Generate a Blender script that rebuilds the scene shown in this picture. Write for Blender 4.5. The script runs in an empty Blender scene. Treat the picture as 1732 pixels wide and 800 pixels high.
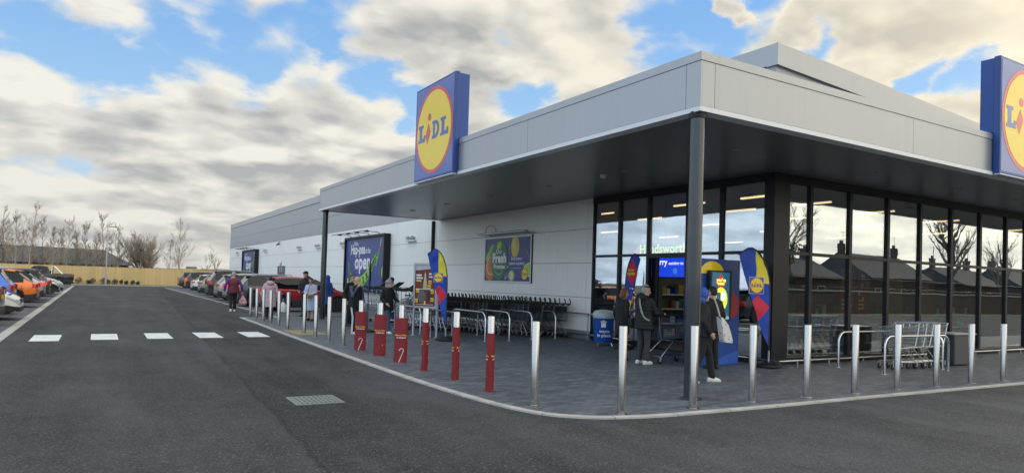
import bpy, bmesh, math, random
from mathutils import Vector, Matrix, Euler
R = math.radians
sc = bpy.context.scene
COL = sc.collection
random.seed(7)

# ------------------------------------------------------------------ camera
cam = bpy.data.cameras.new('camera')
cam.sensor_width = 36.0
cam.lens = 1157.8 / 1732 * 36
cam.shift_y = 52.3 / 1732
cam.clip_start = 0.05
cam.clip_end = 4000
camo = bpy.data.objects.new('camera', cam)
COL.objects.link(camo)
rt = Vector((0.85383881, -0.51961057, 0.03105074))
up = Vector((-0.03822429, -0.00309748, 0.99926438))
fw = Vector((0.51913215, 0.8543976, 0.0225065))
camo.matrix_world = Matrix(((rt.x, up.x, -fw.x, 0), (rt.y, up.y, -fw.y, 0), (rt.z, up.z, -fw.z, 1.62), (0, 0, 0, 1)))
sc.camera = camo

# ------------------------------------------------------------------ light and exposure
SUN = Vector((0.90, 0.02, 0.33)).normalized()          # towards the sun
sc.view_settings.view_transform = 'Standard'
sc.view_settings.look = 'None'
sc.view_settings.exposure = 0.5
sc.view_settings.gamma = 1.0
sc.view_settings.use_curve_mapping = False
sc.cycles.use_denoising = True
sc.cycles.max_bounces = 8
sc.cycles.transparent_max_bounces = 12
sun = bpy.data.lights.new('sun', 'SUN')
sun.energy = 0.8
sun.angle = R(18)
sun.color = (1.0, 0.93, 0.82)
suno = bpy.data.objects.new('sun', sun)
suno.rotation_euler = SUN.to_track_quat('Z', 'Y').to_euler()
COL.objects.link(suno)


class NT:
    """small helper for node trees"""
    def __init__(s, tree):
        s.t = tree
        tree.nodes.clear()

    def n(s, kind, **kw):
        nd = s.t.nodes.new(kind)
        for k, v in kw.items():
            if k.startswith('i_'):
                key = k[2:]
                key = int(key) if key.isdigit() else key.replace('_', ' ')
                if isinstance(v, bpy.types.NodeSocket):
                    s.t.links.new(v, nd.inputs[key])
                else:
                    nd.inputs[key].default_value = v
            else:
                setattr(nd, k, v)
        return nd

    def m(s, op, a, b=None, c=None, clamp=False):
        nd = s.t.nodes.new('ShaderNodeMath')
        nd.operation = op
        nd.use_clamp = clamp
        for i, v in enumerate((a, b, c)):
            if v is None:
                continue
            if isinstance(v, bpy.types.NodeSocket):
                s.t.links.new(v, nd.inputs[i])
            else:
                nd.inputs[i].default_value = v
        return nd.outputs[0]

    def vm(s, op, a, b=None, sc_=None):
        nd = s.t.nodes.new('ShaderNodeVectorMath')
        nd.operation = op
        for i, v in enumerate((a, b)):
            if v is None:
                continue
            if isinstance(v, bpy.types.NodeSocket):
                s.t.links.new(v, nd.inputs[i])
            else:
                nd.inputs[i].default_value = v
        if sc_ is not None:
            if isinstance(sc_, bpy.types.NodeSocket):
                s.t.links.new(sc_, nd.inputs['Scale'])
            else:
                nd.inputs['Scale'].default_value = sc_
        return nd.outputs['Value'] if op in ('DOT_PRODUCT', 'LENGTH') else nd.outputs[0]

    def mix(s, f, a, b, blend='MIX'):
        nd = s.t.nodes.new('ShaderNodeMix')
        nd.data_type = 'RGBA'
        nd.blend_type = blend
        for key, v in ((0, f), (6, a), (7, b)):
            if isinstance(v, bpy.types.NodeSocket):
                s.t.links.new(v, nd.inputs[key])
            elif key:
                nd.inputs[key].default_value = (*v[:3], 1)
            else:
                nd.inputs[key].default_value = v
        return nd.outputs[2]

    def ss(s, x, lo, hi):
        nd = s.t.nodes.new('ShaderNodeMapRange')
        nd.interpolation_type = 'SMOOTHSTEP'
        s.t.links.new(x, nd.inputs[0])
        nd.inputs[1].default_value = lo
        nd.inputs[2].default_value = hi
        return nd.outputs[0]

    def noise(s, vec, scale, detail=2.0, rough=0.5):
        nd = s.t.nodes.new('ShaderNodeTexNoise')
        s.t.links.new(vec, nd.inputs['Vector'])
        nd.inputs['Scale'].default_value = scale
        nd.inputs['Detail'].default_value = detail
        nd.inputs['Roughness'].default_value = rough
        return nd.outputs[0]


def build_world():
    w = bpy.data.worlds.new('World')
    sc.world = w
    w.use_nodes = True
    T = NT(w.node_tree)
    out = T.n('ShaderNodeOutputWorld')
    sky = T.n('ShaderNodeTexSky', sky_type='NISHITA', sun_disc=False, sun_elevation=math.asin(SUN.z),
              sun_rotation=math.atan2(SUN.x, SUN.y), altitude=50.0, air_density=1.0, dust_density=0.6, ozone_density=2.0)
    d = T.n('ShaderNodeTexCoord').outputs['Generated']
    sep = T.n('ShaderNodeSeparateXYZ', i_0=d)
    zc = T.m('ADD', T.m('MAXIMUM', sep.outputs[2], 0.0), 0.26)
    uv = T.n('ShaderNodeCombineXYZ', i_0=T.m('DIVIDE', sep.outputs[0], zc), i_1=T.m('DIVIDE', sep.outputs[1], zc)).outputs[0]
    uv0 = uv
    uv = T.vm('ADD', uv, (3.1, 1.7, 0.4))

    def field(p, det):
        wv = T.n('ShaderNodeTexNoise', i_Vector=p, i_Scale=3.0, i_Detail=3.0, i_Roughness=0.5).outputs['Color']
        q = T.vm('ADD', p, T.vm('SCALE', T.vm('SUBTRACT', wv, (0.5, 0.5, 0.5)), None, 0.16))
        a = T.noise(q, 1.55, det, 0.54)
        vo = T.n('ShaderNodeTexVoronoi', feature='F1', i_Vector=q, i_Scale=3.9, i_Detail=2.0 if det > 7 else 1.0, i_Roughness=0.55, normalize=True, voronoi_dimensions='2D').outputs[0]
        return T.m('ADD', T.m('MULTIPLY', a, 0.72), T.m('MULTIPLY', T.m('SUBTRACT', 0.62, vo), 0.55))
    n1 = field(uv, 8.0)
    n2 = field(T.vm('ADD', T.vm('SUBTRACT', uv, T.vm('SCALE', uv0, None, 0.05)), (0.035, 0.0, 0.0)), 5.0)
    # gaps of blue: direction and width of each
    holes = [(-0.081, 0.955, 0.285, 0.0016), (-0.03, 0.962, 0.272, 0.0013), (0.021, 0.969, 0.246, 0.0015),
             (0.063, 0.953, 0.300, 0.0022), (0.143, 0.936, 0.325, 0.0040), (0.224, 0.907, 0.355, 0.0036),
             (0.168, 0.945, 0.275, 0.0010), (0.323, 0.903, 0.283, 0.0014), (0.259, 0.914, 0.313, 0.0006),
             (0.503, 0.82, 0.268, 0.0009), (0.48, 0.817, 0.325, 0.0007), (0.633, 0.687, 0.356, 0.0020),
             (0.68, 0.646, 0.346, 0.0026), (0.658, 0.689, 0.304, 0.0013), (0.724, 0.587, 0.361, 0.0010),
             (0.785, 0.535, 0.312, 0.0011), (0.855, 0.454, 0.253, 0.0004), (0.879, 0.412, 0.24, 0.0006),
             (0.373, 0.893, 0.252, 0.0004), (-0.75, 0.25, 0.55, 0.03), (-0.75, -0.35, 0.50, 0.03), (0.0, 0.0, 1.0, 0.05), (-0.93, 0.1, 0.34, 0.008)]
    puffs = [(0.758, 0.559, 0.336, 0.0006), (0.695, 0.62, 0.364, 0.0001), (0.812, 0.489, 0.32, 0.0016), (0.5, 0.789, 0.357, 0.0012),
             (0.58, 0.746, 0.329, 0.001), (0.372, 0.86, 0.35, 0.0013)]
    wn = T.n('ShaderNodeTexNoise', i_Vector=uv, i_Scale=2.2, i_Detail=6.0, i_Roughness=0.62).outputs['Color']
    dw = T.vm('ADD', d, T.vm('SCALE', T.vm('SUBTRACT', wn, (0.5, 0.5, 0.5)), None, 0.22))
    def blobs(lst):
        acc = None
        for (x, y, z, k) in lst:
            L = math.sqrt(x * x + y * y + z * z)
            dt = T.vm('DOT_PRODUCT', T.vm('NORMALIZE', dw), (x / L, y / L, z / L))
            e = T.m('EXPONENT', T.m('MULTIPLY', T.m('SUBTRACT', dt, 1.0), 1.0 / k))
            acc = e if acc is None else T.m('MAXIMUM', acc, e)
        return acc
    h = T.m('SUBTRACT', blobs(holes), T.m('MULTIPLY', blobs(puffs), 0.8))
    dens = T.m('ADD', T.m('MULTIPLY', T.m('SUBTRACT', n1, 0.46), 2.6), T.m('SUBTRACT', 0.57, T.m('MULTIPLY', h, 0.86)))
    cov = T.ss(dens, -0.08, 0.48)
    lit = T.m('ADD', T.m('MULTIPLY', T.m('SUBTRACT', n1, n2), 5.0), 0.5, clamp=True)
    thick = T.ss(dens, 0.15, 0.80)
    patch = T.ss(T.noise(T.vm('MULTIPLY', uv, (1.0, 1.5, 1.0)), 2.6, 4.0, 0.55), 0.40, 0.62)
    bright = T.m('SUBTRACT', T.m('ADD', T.m('MULTIPLY', lit, 0.75), 0.62), T.m('ADD', T.m('MULTIPLY', thick, 0.25), T.m('MULTIPLY', T.m('MULTIPLY', patch, thick), 0.55)), clamp=True)
    glow = T.m('MAXIMUM', T.vm('DOT_PRODUCT', d, (SUN.x, SUN.y, SUN.z)), 0.0)
    g2 = T.m('POWER', glow, 2.5)
    g8 = T.m('POWER', glow, 16.0)
    grey = T.mix(g2, (2.95, 3.05, 3.2), (3.9, 3.7, 3.25))
    white = T.mix(g2, (6.4, 6.2, 5.6), (6.6, 6.0, 4.6))
    cl = T.mix(bright, grey, white)
    hz = T.m('SUBTRACT', 1.0, T.ss(sep.outputs[2], 0.0, 0.22))
    cl = T.mix(T.m('MULTIPLY', hz, 0.40), cl, (4.9, 4.75, 4.3))
    # unseen sky overhead and behind camera, boosted, bluer westward, to light walls and ground
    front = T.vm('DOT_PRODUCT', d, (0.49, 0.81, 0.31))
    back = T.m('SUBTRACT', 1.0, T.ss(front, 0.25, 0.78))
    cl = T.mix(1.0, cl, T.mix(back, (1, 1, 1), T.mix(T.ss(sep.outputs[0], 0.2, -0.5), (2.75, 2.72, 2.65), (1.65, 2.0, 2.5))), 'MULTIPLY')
    cl = T.mix(T.m('MULTIPLY', g8, 0.8), cl, (11.0, 9.6, 7.0))
    blue = T.mix(T.m('MULTIPLY', T.ss(sep.outputs[2], 0.12, 0.40), 0.8), (3.1, 4.9, 6.8), (1.25, 3.1, 6.3))
    blue = T.mix(0.85, sky.outputs[0], blue)
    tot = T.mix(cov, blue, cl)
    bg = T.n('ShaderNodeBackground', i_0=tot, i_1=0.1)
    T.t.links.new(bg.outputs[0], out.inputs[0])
    w.cycles.sampling_method = 'MANUAL'
    w.cycles.sample_map_resolution = 512


build_world()

# ------------------------------------------------------------------ materials
MATS = {}


def mat(name, col=(0.5, 0.5, 0.5), rough=0.5, metal=0.0, var=0.08, vscale=6.0, bump=0.0, bscale=60.0, coat=0.0, emit=None, spec=0.5, streak=0.0):
    """principled with a noise that varies colour and roughness a little"""
    if name in MATS:
        return MATS[name]
    m = bpy.data.materials.new(name)
    m.use_nodes = True
    T = NT(m.node_tree)
    out = T.n('ShaderNodeOutputMaterial')
    b = T.n('ShaderNodeBsdfPrincipled')
    T.t.links.new(b.outputs[0], out.inputs[0])
    co = T.n('ShaderNodeTexCoord').outputs['Object']
    nz = T.noise(co, vscale, 5.0, 0.6)
    f = T.m('ADD', T.m('MULTIPLY', T.m('SUBTRACT', nz, 0.5), 2 * var * 2), 1.0)
    if streak:
        st = T.noise(T.vm('MULTIPLY', co, (5.0, 5.0, 0.35)), 1.6, 5.0, 0.65)
        f = T.m('SUBTRACT', f, T.m('MULTIPLY', T.ss(st, 0.48, 0.8), streak))
    cc = T.mix(1.0, col, T.n('ShaderNodeCombineXYZ', i_0=f, i_1=f, i_2=f).outputs[0], 'MULTIPLY')
    T.t.links.new(cc, b.inputs['Base Color'])
    T.t.links.new(T.m('ADD', T.m('MULTIPLY', T.m('SUBTRACT', nz, 0.5), min(0.25, var * 2)), rough, clamp=True), b.inputs['Roughness'])
    b.inputs['Metallic'].default_value = metal
    b.inputs['Specular IOR Level'].default_value = spec
    if coat:
        b.inputs['Coat Weight'].default_value = coat
        b.inputs['Coat Roughness'].default_value = 0.06
    if bump:
        bn = T.n('ShaderNodeBump', i_Strength=bump, i_Distance=0.01, i_Height=T.noise(co, bscale, 3.0, 0.6))
        T.t.links.new(bn.outputs[0], b.inputs['Normal'])
    if emit:
        b.inputs['Emission Color'].default_value = (*emit[:3], 1)
        b.inputs['Emission Strength'].default_value = emit[3]
    MATS[name] = m
    return m


def custom(name, fn):
    if name in MATS:
        return MATS[name]
    m = bpy.data.materials.new(name)
    m.use_nodes = True
    T = NT(m.node_tree)
    out = T.n('ShaderNodeOutputMaterial')
    fn(T, out)
    MATS[name] = m
    return m


def asphalt(T, out):
    b = T.n('ShaderNodeBsdfPrincipled')
    co = T.n('ShaderNodeTexCoord').outputs['Object']
    s = T.n('ShaderNodeSeparateXYZ', i_0=co)
    fine = T.noise(co, 55.0, 4.0, 0.8)
    grit = T.n('ShaderNodeTexVoronoi', i_Vector=co, i_Scale=70.0).outputs['Color']
    gs = T.n('ShaderNodeSeparateColor', i_0=grit).outputs[0]
    big = T.noise(co, 0.35, 5.0, 0.6)
    mid = T.noise(co, 2.2, 4.0, 0.6)
    str_ = T.noise(T.vm('MULTIPLY', co, (1.6, 0.12, 1.0)), 1.0, 3.0, 0.6)
    # lay seam: the strip right of it is newer and darker
    wob = T.m('MULTIPLY', T.m('SUBTRACT', T.noise(co, 0.9, 4.0, 0.6), 0.5), 0.22)
    xs = T.m('ADD', T.m('SUBTRACT', T.m('SUBTRACT', s.outputs[0], 1.42), T.m('MULTIPLY', s.outputs[1], 0.05)), wob)
    newer = T.m('MULTIPLY', T.ss(xs, -0.02, 0.03), T.m('SUBTRACT', 1.0, T.ss(xs, 0.6, 2.6)))
    line = T.m('SUBTRACT', 1.0, T.ss(T.m('ABSOLUTE', xs), 0.0, 0.05))
    v = T.m('ADD', 0.55, T.m('MULTIPLY', fine, 0.55))
    v = T.m('ADD', v, T.m('MULTIPLY', T.m('SUBTRACT', gs, 0.5), 0.75))
    v = T.m('ADD', v, T.m('MULTIPLY', T.m('SUBTRACT', big, 0.5), 1.25))
    v = T.m('ADD', v, T.m('MULTIPLY', T.m('SUBTRACT', mid, 0.5), 0.55))
    v = T.m('ADD', v, T.m('MULTIPLY', T.m('SUBTRACT', str_, 0.5), 1.0))
    v = T.m('SUBTRACT', v, T.m('MULTIPLY', newer, 0.26))
    v = T.m('SUBTRACT', v, T.m('MULTIPLY', line, 0.34))
    pt = T.ss(T.noise(T.vm('MULTIPLY', co, (0.55, 0.16, 1.0)), 1.0, 6.0, 0.6), 0.50, 0.60)
    v = T.m('ADD', v, T.m('MULTIPLY', pt, 0.22))
    oil = T.ss(T.noise(co, 0.75, 3.0, 0.55), 0.66, 0.74)
    v = T.m('SUBTRACT', v, T.m('MULTIPLY', oil, 0.30))
    stone = T.ss(gs, 0.93, 0.97)
    v = T.m('MAXIMUM', v, 0.2)
    c = T.mix(1.0, (0.055, 0.0568, 0.0615), T.n('ShaderNodeCombineXYZ', i_0=v, i_1=v, i_2=v).outputs[0], 'MULTIPLY')
    c = T.mix(T.m('MULTIPLY', stone, 0.5), c, (0.17, 0.165, 0.15))
    T.t.links.new(c, b.inputs['Base Color'])
    b.inputs['Roughness'].default_value = 0.85
    b.inputs['Specular IOR Level'].default_value = 0.35
    bn = T.n('ShaderNodeBump', i_Strength=0.9, i_Distance=0.012, i_Height=T.m('ADD', fine, T.m('MULTIPLY', gs, 0.7)))
    T.t.links.new(bn.outputs[0], b.inputs['Normal'])
    T.t.links.new(b.outputs[0], out.inputs[0])


def paving(c1, c2, mortar, rot=0.0):
    def fn(T, out):
        b = T.n('ShaderNodeBsdfPrincipled')
        co = T.n('ShaderNodeTexCoord').outputs['Object']
        mp = T.n('ShaderNodeMapping', i_0=co)
        mp.inputs['Rotation'].default_value = (0, 0, rot)
        br = T.n('ShaderNodeTexBrick', i_Vector=mp.outputs[0], i_Scale=1.0)
        br.inputs['Color1'].default_value = (*c1, 1)
        br.inputs['Color2'].default_value = (*c2, 1)
        br.inputs['Mortar'].default_value = (*mortar, 1)
        br.inputs['Brick Width'].default_value = 0.2
        br.inputs['Row Height'].default_value = 0.1
        br.inputs['Mortar Size'].default_value = 0.006
        br.inputs['Mortar Smooth'].default_value = 0.3
        big = T.noise(co, 0.8, 5.0, 0.65)
        fine = T.noise(co, 40.0, 3.0, 0.6)
        v = T.m('ADD', T.m('ADD', 0.45, T.m('MULTIPLY', big, 0.75)), T.m('MULTIPLY', fine, 0.35))
        c = T.mix(1.0, br.outputs[0], T.n('ShaderNodeCombineXYZ', i_0=v, i_1=v, i_2=v).outputs[0], 'MULTIPLY')
        T.t.links.new(c, b.inputs['Base Color'])
        T.t.links.new(T.m('ADD', 0.42, T.m('MULTIPLY', big, 0.35)), b.inputs['Roughness'])
        h = T.m('ADD', T.m('MULTIPLY', T.m('SUBTRACT', 1.0, br.outputs[1]), 0.8), T.m('MULTIPLY', fine, 0.3))
        bn = T.n('ShaderNodeBump', i_Strength=0.5, i_Distance=0.008, i_Height=h)
        T.t.links.new(bn.outputs[0], b.inputs['Normal'])
        T.t.links.new(b.outputs[0], out.inputs[0])
    return fn


def glass(tint, base, ior):
    def fn(T, out):
        tr = T.n('ShaderNodeBsdfTransparent', i_0=(*tint, 1))
        co = T.n('ShaderNodeTexCoord').outputs['Object']
        bn = T.n('ShaderNodeBump', i_Strength=0.06, i_Distance=0.02, i_Height=T.noise(co, 0.9, 2.0, 0.5))
        gl = T.n('ShaderNodeBsdfGlossy', i_0=(0.93, 0.97, 1.0, 1), i_Roughness=0.004, i_Normal=bn.outputs[0])
        bk = T.n('ShaderNodeNewGeometry').outputs['Backfacing']
        fr = T.n('ShaderNodeFresnel', i_IOR=T.m('ADD', ior, T.m('MULTIPLY', bk, 1.0 / ior - ior)))
        f = T.m('ADD', fr.outputs[0], base, clamp=True)
        mx = T.n('ShaderNodeMixShader', i_0=f, i_1=tr.outputs[0], i_2=gl.outputs[0])
        T.t.links.new(mx.outputs[0], out.inputs[0])
    return fn


def brushed(T, out):
    b = T.n('ShaderNodeBsdfPrincipled')
    co = T.n('ShaderNodeTexCoord').outputs['Object']
    nz = T.noise(T.vm('MULTIPLY', co, (1.0, 1.0, 40.0)), 6.0, 3.0, 0.6)
    dirt = T.ss(T.n('ShaderNodeSeparateXYZ', i_0=co).outputs[2], 0.0, 0.14)
    sm = T.noise(co, 9.0, 4.0, 0.6)
    dd = T.m('MULTIPLY', T.m('SUBTRACT', 1.0, dirt), sm)
    c = T.mix(T.m('MULTIPLY', dd, 0.8), (0.50, 0.49, 0.475), (0.2, 0.18, 0.16))
    T.t.links.new(c, b.inputs['Base Color'])
    b.inputs['Metallic'].default_value = 0.95
    T.t.links.new(T.m('ADD', 0.13, T.m('MULTIPLY', T.m('ADD', nz, sm), 0.08)), b.inputs['Roughness'])
    b.inputs['Anisotropic'].default_value = 0.4
    T.t.links.new(b.outputs[0], out.inputs[0])


def timber(T, out):
    b = T.n('ShaderNodeBsdfPrincipled')
    co = T.n('ShaderNodeTexCoord').outputs['Object']
    s = T.n('ShaderNodeSeparateXYZ', i_0=co)
    board = T.m('FLOOR', T.m('DIVIDE', s.outputs[0], 0.15))
    wn = T.n('ShaderNodeTexWhiteNoise', noise_dimensions='1D', i_W=board).outputs[0]
    pan = T.n('ShaderNodeTexWhiteNoise', noise_dimensions='1D', i_W=T.m('FLOOR', T.m('DIVIDE', s.outputs[0], 2.4))).outputs[0]
    gr = T.noise(T.vm('MULTIPLY', co, (14.0, 14.0, 0.8)), 1.5, 4.0, 0.6)
    v = T.m('ADD', T.m('ADD', 0.72, T.m('MULTIPLY', wn, 0.16)), T.m('ADD', T.m('MULTIPLY', gr, 0.3), T.m('MULTIPLY', pan, 0.15)))
    c = T.mix(1.0, (0.60, 0.43, 0.195), T.n('ShaderNodeCombineXYZ', i_0=v, i_1=v, i_2=v).outputs[0], 'MULTIPLY')
    T.t.links.new(c, b.inputs['Base Color'])
    b.inputs['Roughness'].default_value = 0.8
    T.t.links.new(b.outputs[0], out.inputs[0])


def brickwork(T, out):
    b = T.n('ShaderNodeBsdfPrincipled')
    co = T.n('ShaderNodeTexCoord').outputs['Object']
    s = T.n('ShaderNodeSeparateXYZ', i_0=co)
    v2 = T.n('ShaderNodeCombineXYZ', i_0=T.m('ADD', s.outputs[0], s.outputs[1]), i_1=s.outputs[2]).outputs[0]
    br = T.n('ShaderNodeTexBrick', i_Vector=v2, i_Scale=1.0)
    br.inputs['Color1'].default_value = (0.075, 0.048, 0.042, 1)
    br.inputs['Color2'].default_value = (0.05, 0.036, 0.032, 1)
    br.inputs['Mortar'].default_value = (0.12, 0.11, 0.10, 1)
    br.inputs['Brick Width'].default_value = 0.22
    br.inputs['Row Height'].default_value = 0.075
    br.inputs['Mortar Size'].default_value = 0.008
    T.t.links.new(br.outputs[0], b.inputs['Base Color'])
    b.inputs['Roughness'].default_value = 0.9
    T.t.links.new(b.outputs[0], out.inputs[0])


def quilt(col, bands, rough=0.55):
    def fn(T, out):
        b = T.n('ShaderNodeBsdfPrincipled')
        co = T.n('ShaderNodeTexCoord').outputs['Object']
        s = T.n('ShaderNodeSeparateXYZ', i_0=co)
        wob = T.m('MULTIPLY', T.noise(co, 7.0, 2.0, 0.5), 0.05)
        w = T.m('ABSOLUTE', T.m('SINE', T.m('MULTIPLY', T.m('ADD', s.outputs[2], wob), math.pi / bands)))
        h = T.m('POWER', w, 0.5)
        bn = T.n('ShaderNodeBump', i_Strength=0.45, i_Distance=0.02, i_Height=h)
        nz = T.noise(co, 25.0, 4.0, 0.6)
        v = T.m('ADD', 0.75, T.m('MULTIPLY', nz, 0.5))
        c = T.mix(1.0, col, T.n('ShaderNodeCombineXYZ', i_0=v, i_1=v, i_2=v).outputs[0], 'MULTIPLY')
        T.t.links.new(c, b.inputs['Base Color'])
        T.t.links.new(bn.outputs[0], b.inputs['Normal'])
        b.inputs['Roughness'].default_value = rough
        T.t.links.new(b.outputs[0], out.inputs[0])
    return fn


ASPH = custom('asphalt', asphalt)
PAVE = custom('block_paving', paving((0.072, 0.080, 0.095), (0.138, 0.148, 0.165), (0.03, 0.032, 0.035)))
BAYP = custom('bay_paving', paving((0.07, 0.075, 0.088), (0.10, 0.105, 0.12), (0.04, 0.04, 0.045), R(90)))
GLAZ = custom('shop_glass', glass((0.80, 0.83, 0.82), 0.27, 1.6))
CARG = custom('car_glass', glass((0.10, 0.115, 0.12), 0.0, 1.42))
STEEL = custom('brushed_steel', brushed)
WOOD = custom('fence_timber', timber)
BRICK = custom('brickwork', brickwork)
KERB = mat('kerb_concrete', (0.40, 0.385, 0.35), 0.85, var=0.2, vscale=3, bump=0.3, bscale=90)
def wornpaint(T, out):
    b = T.n('ShaderNodeBsdfPrincipled')
    co = T.n('ShaderNodeTexCoord').outputs['Object']
    a = T.noise(co, 26.0, 5.0, 0.75)
    c = T.noise(T.vm('MULTIPLY', co, (3.0, 0.5, 1.0)), 2.0, 4.0, 0.6)
    w = T.ss(T.m('ADD', a, T.m('MULTIPLY', T.m('SUBTRACT', c, 0.5), 0.55)), 0.60, 0.70)
    k = T.mix(T.m('MULTIPLY', c, 0.7), (0.74, 0.74, 0.73), (0.50, 0.50, 0.49))
    T.t.links.new(T.mix(T.m('MULTIPLY', w, 0.75), k, (0.09, 0.09, 0.09)), b.inputs['Base Color'])
    b.inputs['Roughness'].default_value = 0.75
    T.t.links.new(b.outputs[0], out.inputs[0])


PAINT = custom('road_paint', wornpaint)
WORN = mat('worn_line', (0.36, 0.36, 0.35), 0.8, var=0.3, vscale=5)
WHITEW = mat('white_cladding', (0.85, 0.835, 0.78), 0.42, var=0.035, vscale=0.6, streak=0.10)
GREYW = mat('grey_cladding', (0.33, 0.345, 0.36), 0.4, metal=0.15, var=0.04, vscale=0.5, streak=0.12)
FASC = mat('silver_fascia', (0.35, 0.362, 0.378), 0.33, metal=0.45, var=0.03, vscale=0.7, streak=0.06)
FTRIM = mat('white_trim', (0.68, 0.69, 0.70), 0.35, var=0.03)
BACKG = mat('dark_joint', (0.09, 0.095, 0.10), 0.7)
SOFF = mat('soffit_metal', (0.18, 0.185, 0.195), 0.34, metal=0.35, var=0.012, vscale=0.7)
ANTH = mat('anthracite_frame', (0.011, 0.012, 0.014), 0.42, var=0.06, spec=0.3)
COLM = mat('column_paint', (0.026, 0.030, 0.037), 0.25, var=0.08, vscale=2, coat=0.3)
BLACK = mat('black_plastic', (0.012, 0.012, 0.013), 0.45)
RUBBER = mat('tyre_rubber', (0.015, 0.015, 0.016), 0.8)
CHROME = mat('zinc_chrome', (0.62, 0.63, 0.65), 0.22, metal=1.0, var=0.06)
GALV = mat('galvanised_wire', (0.40, 0.42, 0.44), 0.35, metal=0.9, var=0.1)
DWIRE = mat('dark_wire', (0.10, 0.115, 0.13), 0.4, metal=0.8, var=0.1)
ALU = mat('grey_aluminium', (0.38, 0.40, 0.43), 0.4, metal=0.6)
SBLUE = mat('sign_blue', (0.008, 0.078, 0.36), 0.22, coat=0.4, var=0.04, vscale=1.5)
SBLUE2 = mat('sign_case_blue', (0.008, 0.055, 0.26), 0.4, var=0.05, vscale=2)
SYEL = mat('sign_yellow', (0.86, 0.60, 0.006), 0.25, coat=0.25, var=0.03, vscale=1.2)
SRED = mat('sign_red', (0.62, 0.015, 0.03), 0.25, coat=0.4, var=0.04)
FBLUE = mat('flag_blue', (0.012, 0.055, 0.36), 0.7, var=0.1, vscale=5)
FYEL = mat('flag_yellow', (0.75, 0.62, 0.04), 0.7, var=0.08)
FRED = mat('flag_red', (0.60, 0.02, 0.05), 0.7, var=0.08)
WHITE = mat('white_print', (0.78, 0.78, 0.78), 0.5, var=0.03)
PBLUE = mat('poster_blue', (0.028, 0.055, 0.22), 0.4, var=0.05, vscale=1.0)
PGREEN = mat('poster_dark_green', (0.012, 0.14, 0.06), 0.4)
PLIME = mat('poster_lime', (0.30, 0.62, 0.04), 0.4, var=0.12, vscale=3)
PMID = mat('poster_green', (0.13, 0.40, 0.045), 0.4, var=0.12, vscale=3)
PDEEP = mat('poster_deep_green', (0.02, 0.07, 0.02), 0.4)
PORANGE = mat('poster_orange', (0.62, 0.16, 0.02), 0.4)
PPALE = mat('poster_pale', (0.70, 0.62, 0.38), 0.4)
PYEL = mat('poster_yellow', (0.62, 0.50, 0.06), 0.4, var=0.15, vscale=6)
XRED = mat('christmas_red', (0.20, 0.008, 0.014), 0.45, var=0.08, vscale=3)
XRED2 = mat('christmas_bauble_red', (0.26, 0.014, 0.016), 0.35, var=0.1)
XYEL = mat('christmas_yellow', (0.85, 0.55, 0.04), 0.5)
GRILLE = mat('drain_iron', (0.23, 0.24, 0.24), 0.5, metal=0.5, var=0.2, vscale=14)
BARK = mat('winter_bark', (0.13, 0.115, 0.095), 0.9, var=0.25, vscale=4)
BARKP = mat('pale_winter_bark', (0.33, 0.30, 0.255), 0.9, var=0.25, vscale=4)
TWIG = mat('winter_twig', (0.27, 0.235, 0.20), 0.9, var=0.2, vscale=2)
LEAFD = mat('shrub_leaf', (0.035, 0.05, 0.02), 0.7, var=0.4, vscale=6)
ROOFD = mat('slate_roof', (0.055, 0.055, 0.06), 0.75, var=0.3, vscale=1.2, bump=0.3, bscale=8)
FIELD = mat('field_grass', (0.10, 0.105, 0.05), 0.95, var=0.3, vscale=0.03)
GRASS = mat('verge_grass', (0.07, 0.09, 0.03), 0.95, var=0.3, vscale=2)
HILLM = mat('far_hill', (0.10, 0.10, 0.065), 0.95, var=0.45, vscale=0.03)
SKIN = mat('skin', (0.50, 0.30, 0.22), 0.55, var=0.06, vscale=9)
LIGHTS = mat('led_strip', (0.9, 0.85, 0.7), 0.5, emit=(1.0, 0.74, 0.40, 2.2))
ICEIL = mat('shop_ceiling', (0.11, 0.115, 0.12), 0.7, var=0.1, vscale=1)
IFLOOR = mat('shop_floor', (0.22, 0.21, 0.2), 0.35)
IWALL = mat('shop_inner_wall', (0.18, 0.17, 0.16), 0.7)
SCREEN = mat('display_blue', (0.01, 0.04, 0.35), 0.3, emit=(0.008, 0.05, 0.62, 0.8))
SCRTEXT = mat('display_text', (0.8, 0.8, 0.8), 0.4, emit=(0.9, 0.95, 1.0, 0.7))
SCRTEAL = mat('screen_teal', (0.01, 0.08, 0.14), 0.3, emit=(0.008, 0.075, 0.13, 0.7))
SCRYEL = mat('screen_yellow', (0.7, 0.75, 0.05), 0.3, emit=(0.75, 0.78, 0.02, 0.55))
SCRRED = mat('screen_red', (0.5, 0.05, 0.03), 0.3, emit=(0.5, 0.04, 0.03, 0.4))
NEONT = mat('lit_letters', (0.8, 0.85, 0.25), 0.4, emit=(0.80, 0.9, 0.12, 0.95))
NEONR = mat('lit_red_shape', (0.8, 0.3, 0.25), 0.4, emit=(0.7, 0.22, 0.18, 0.5))

# ------------------------------------------------------------------ mesh builder
_text_cache = {}


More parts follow.
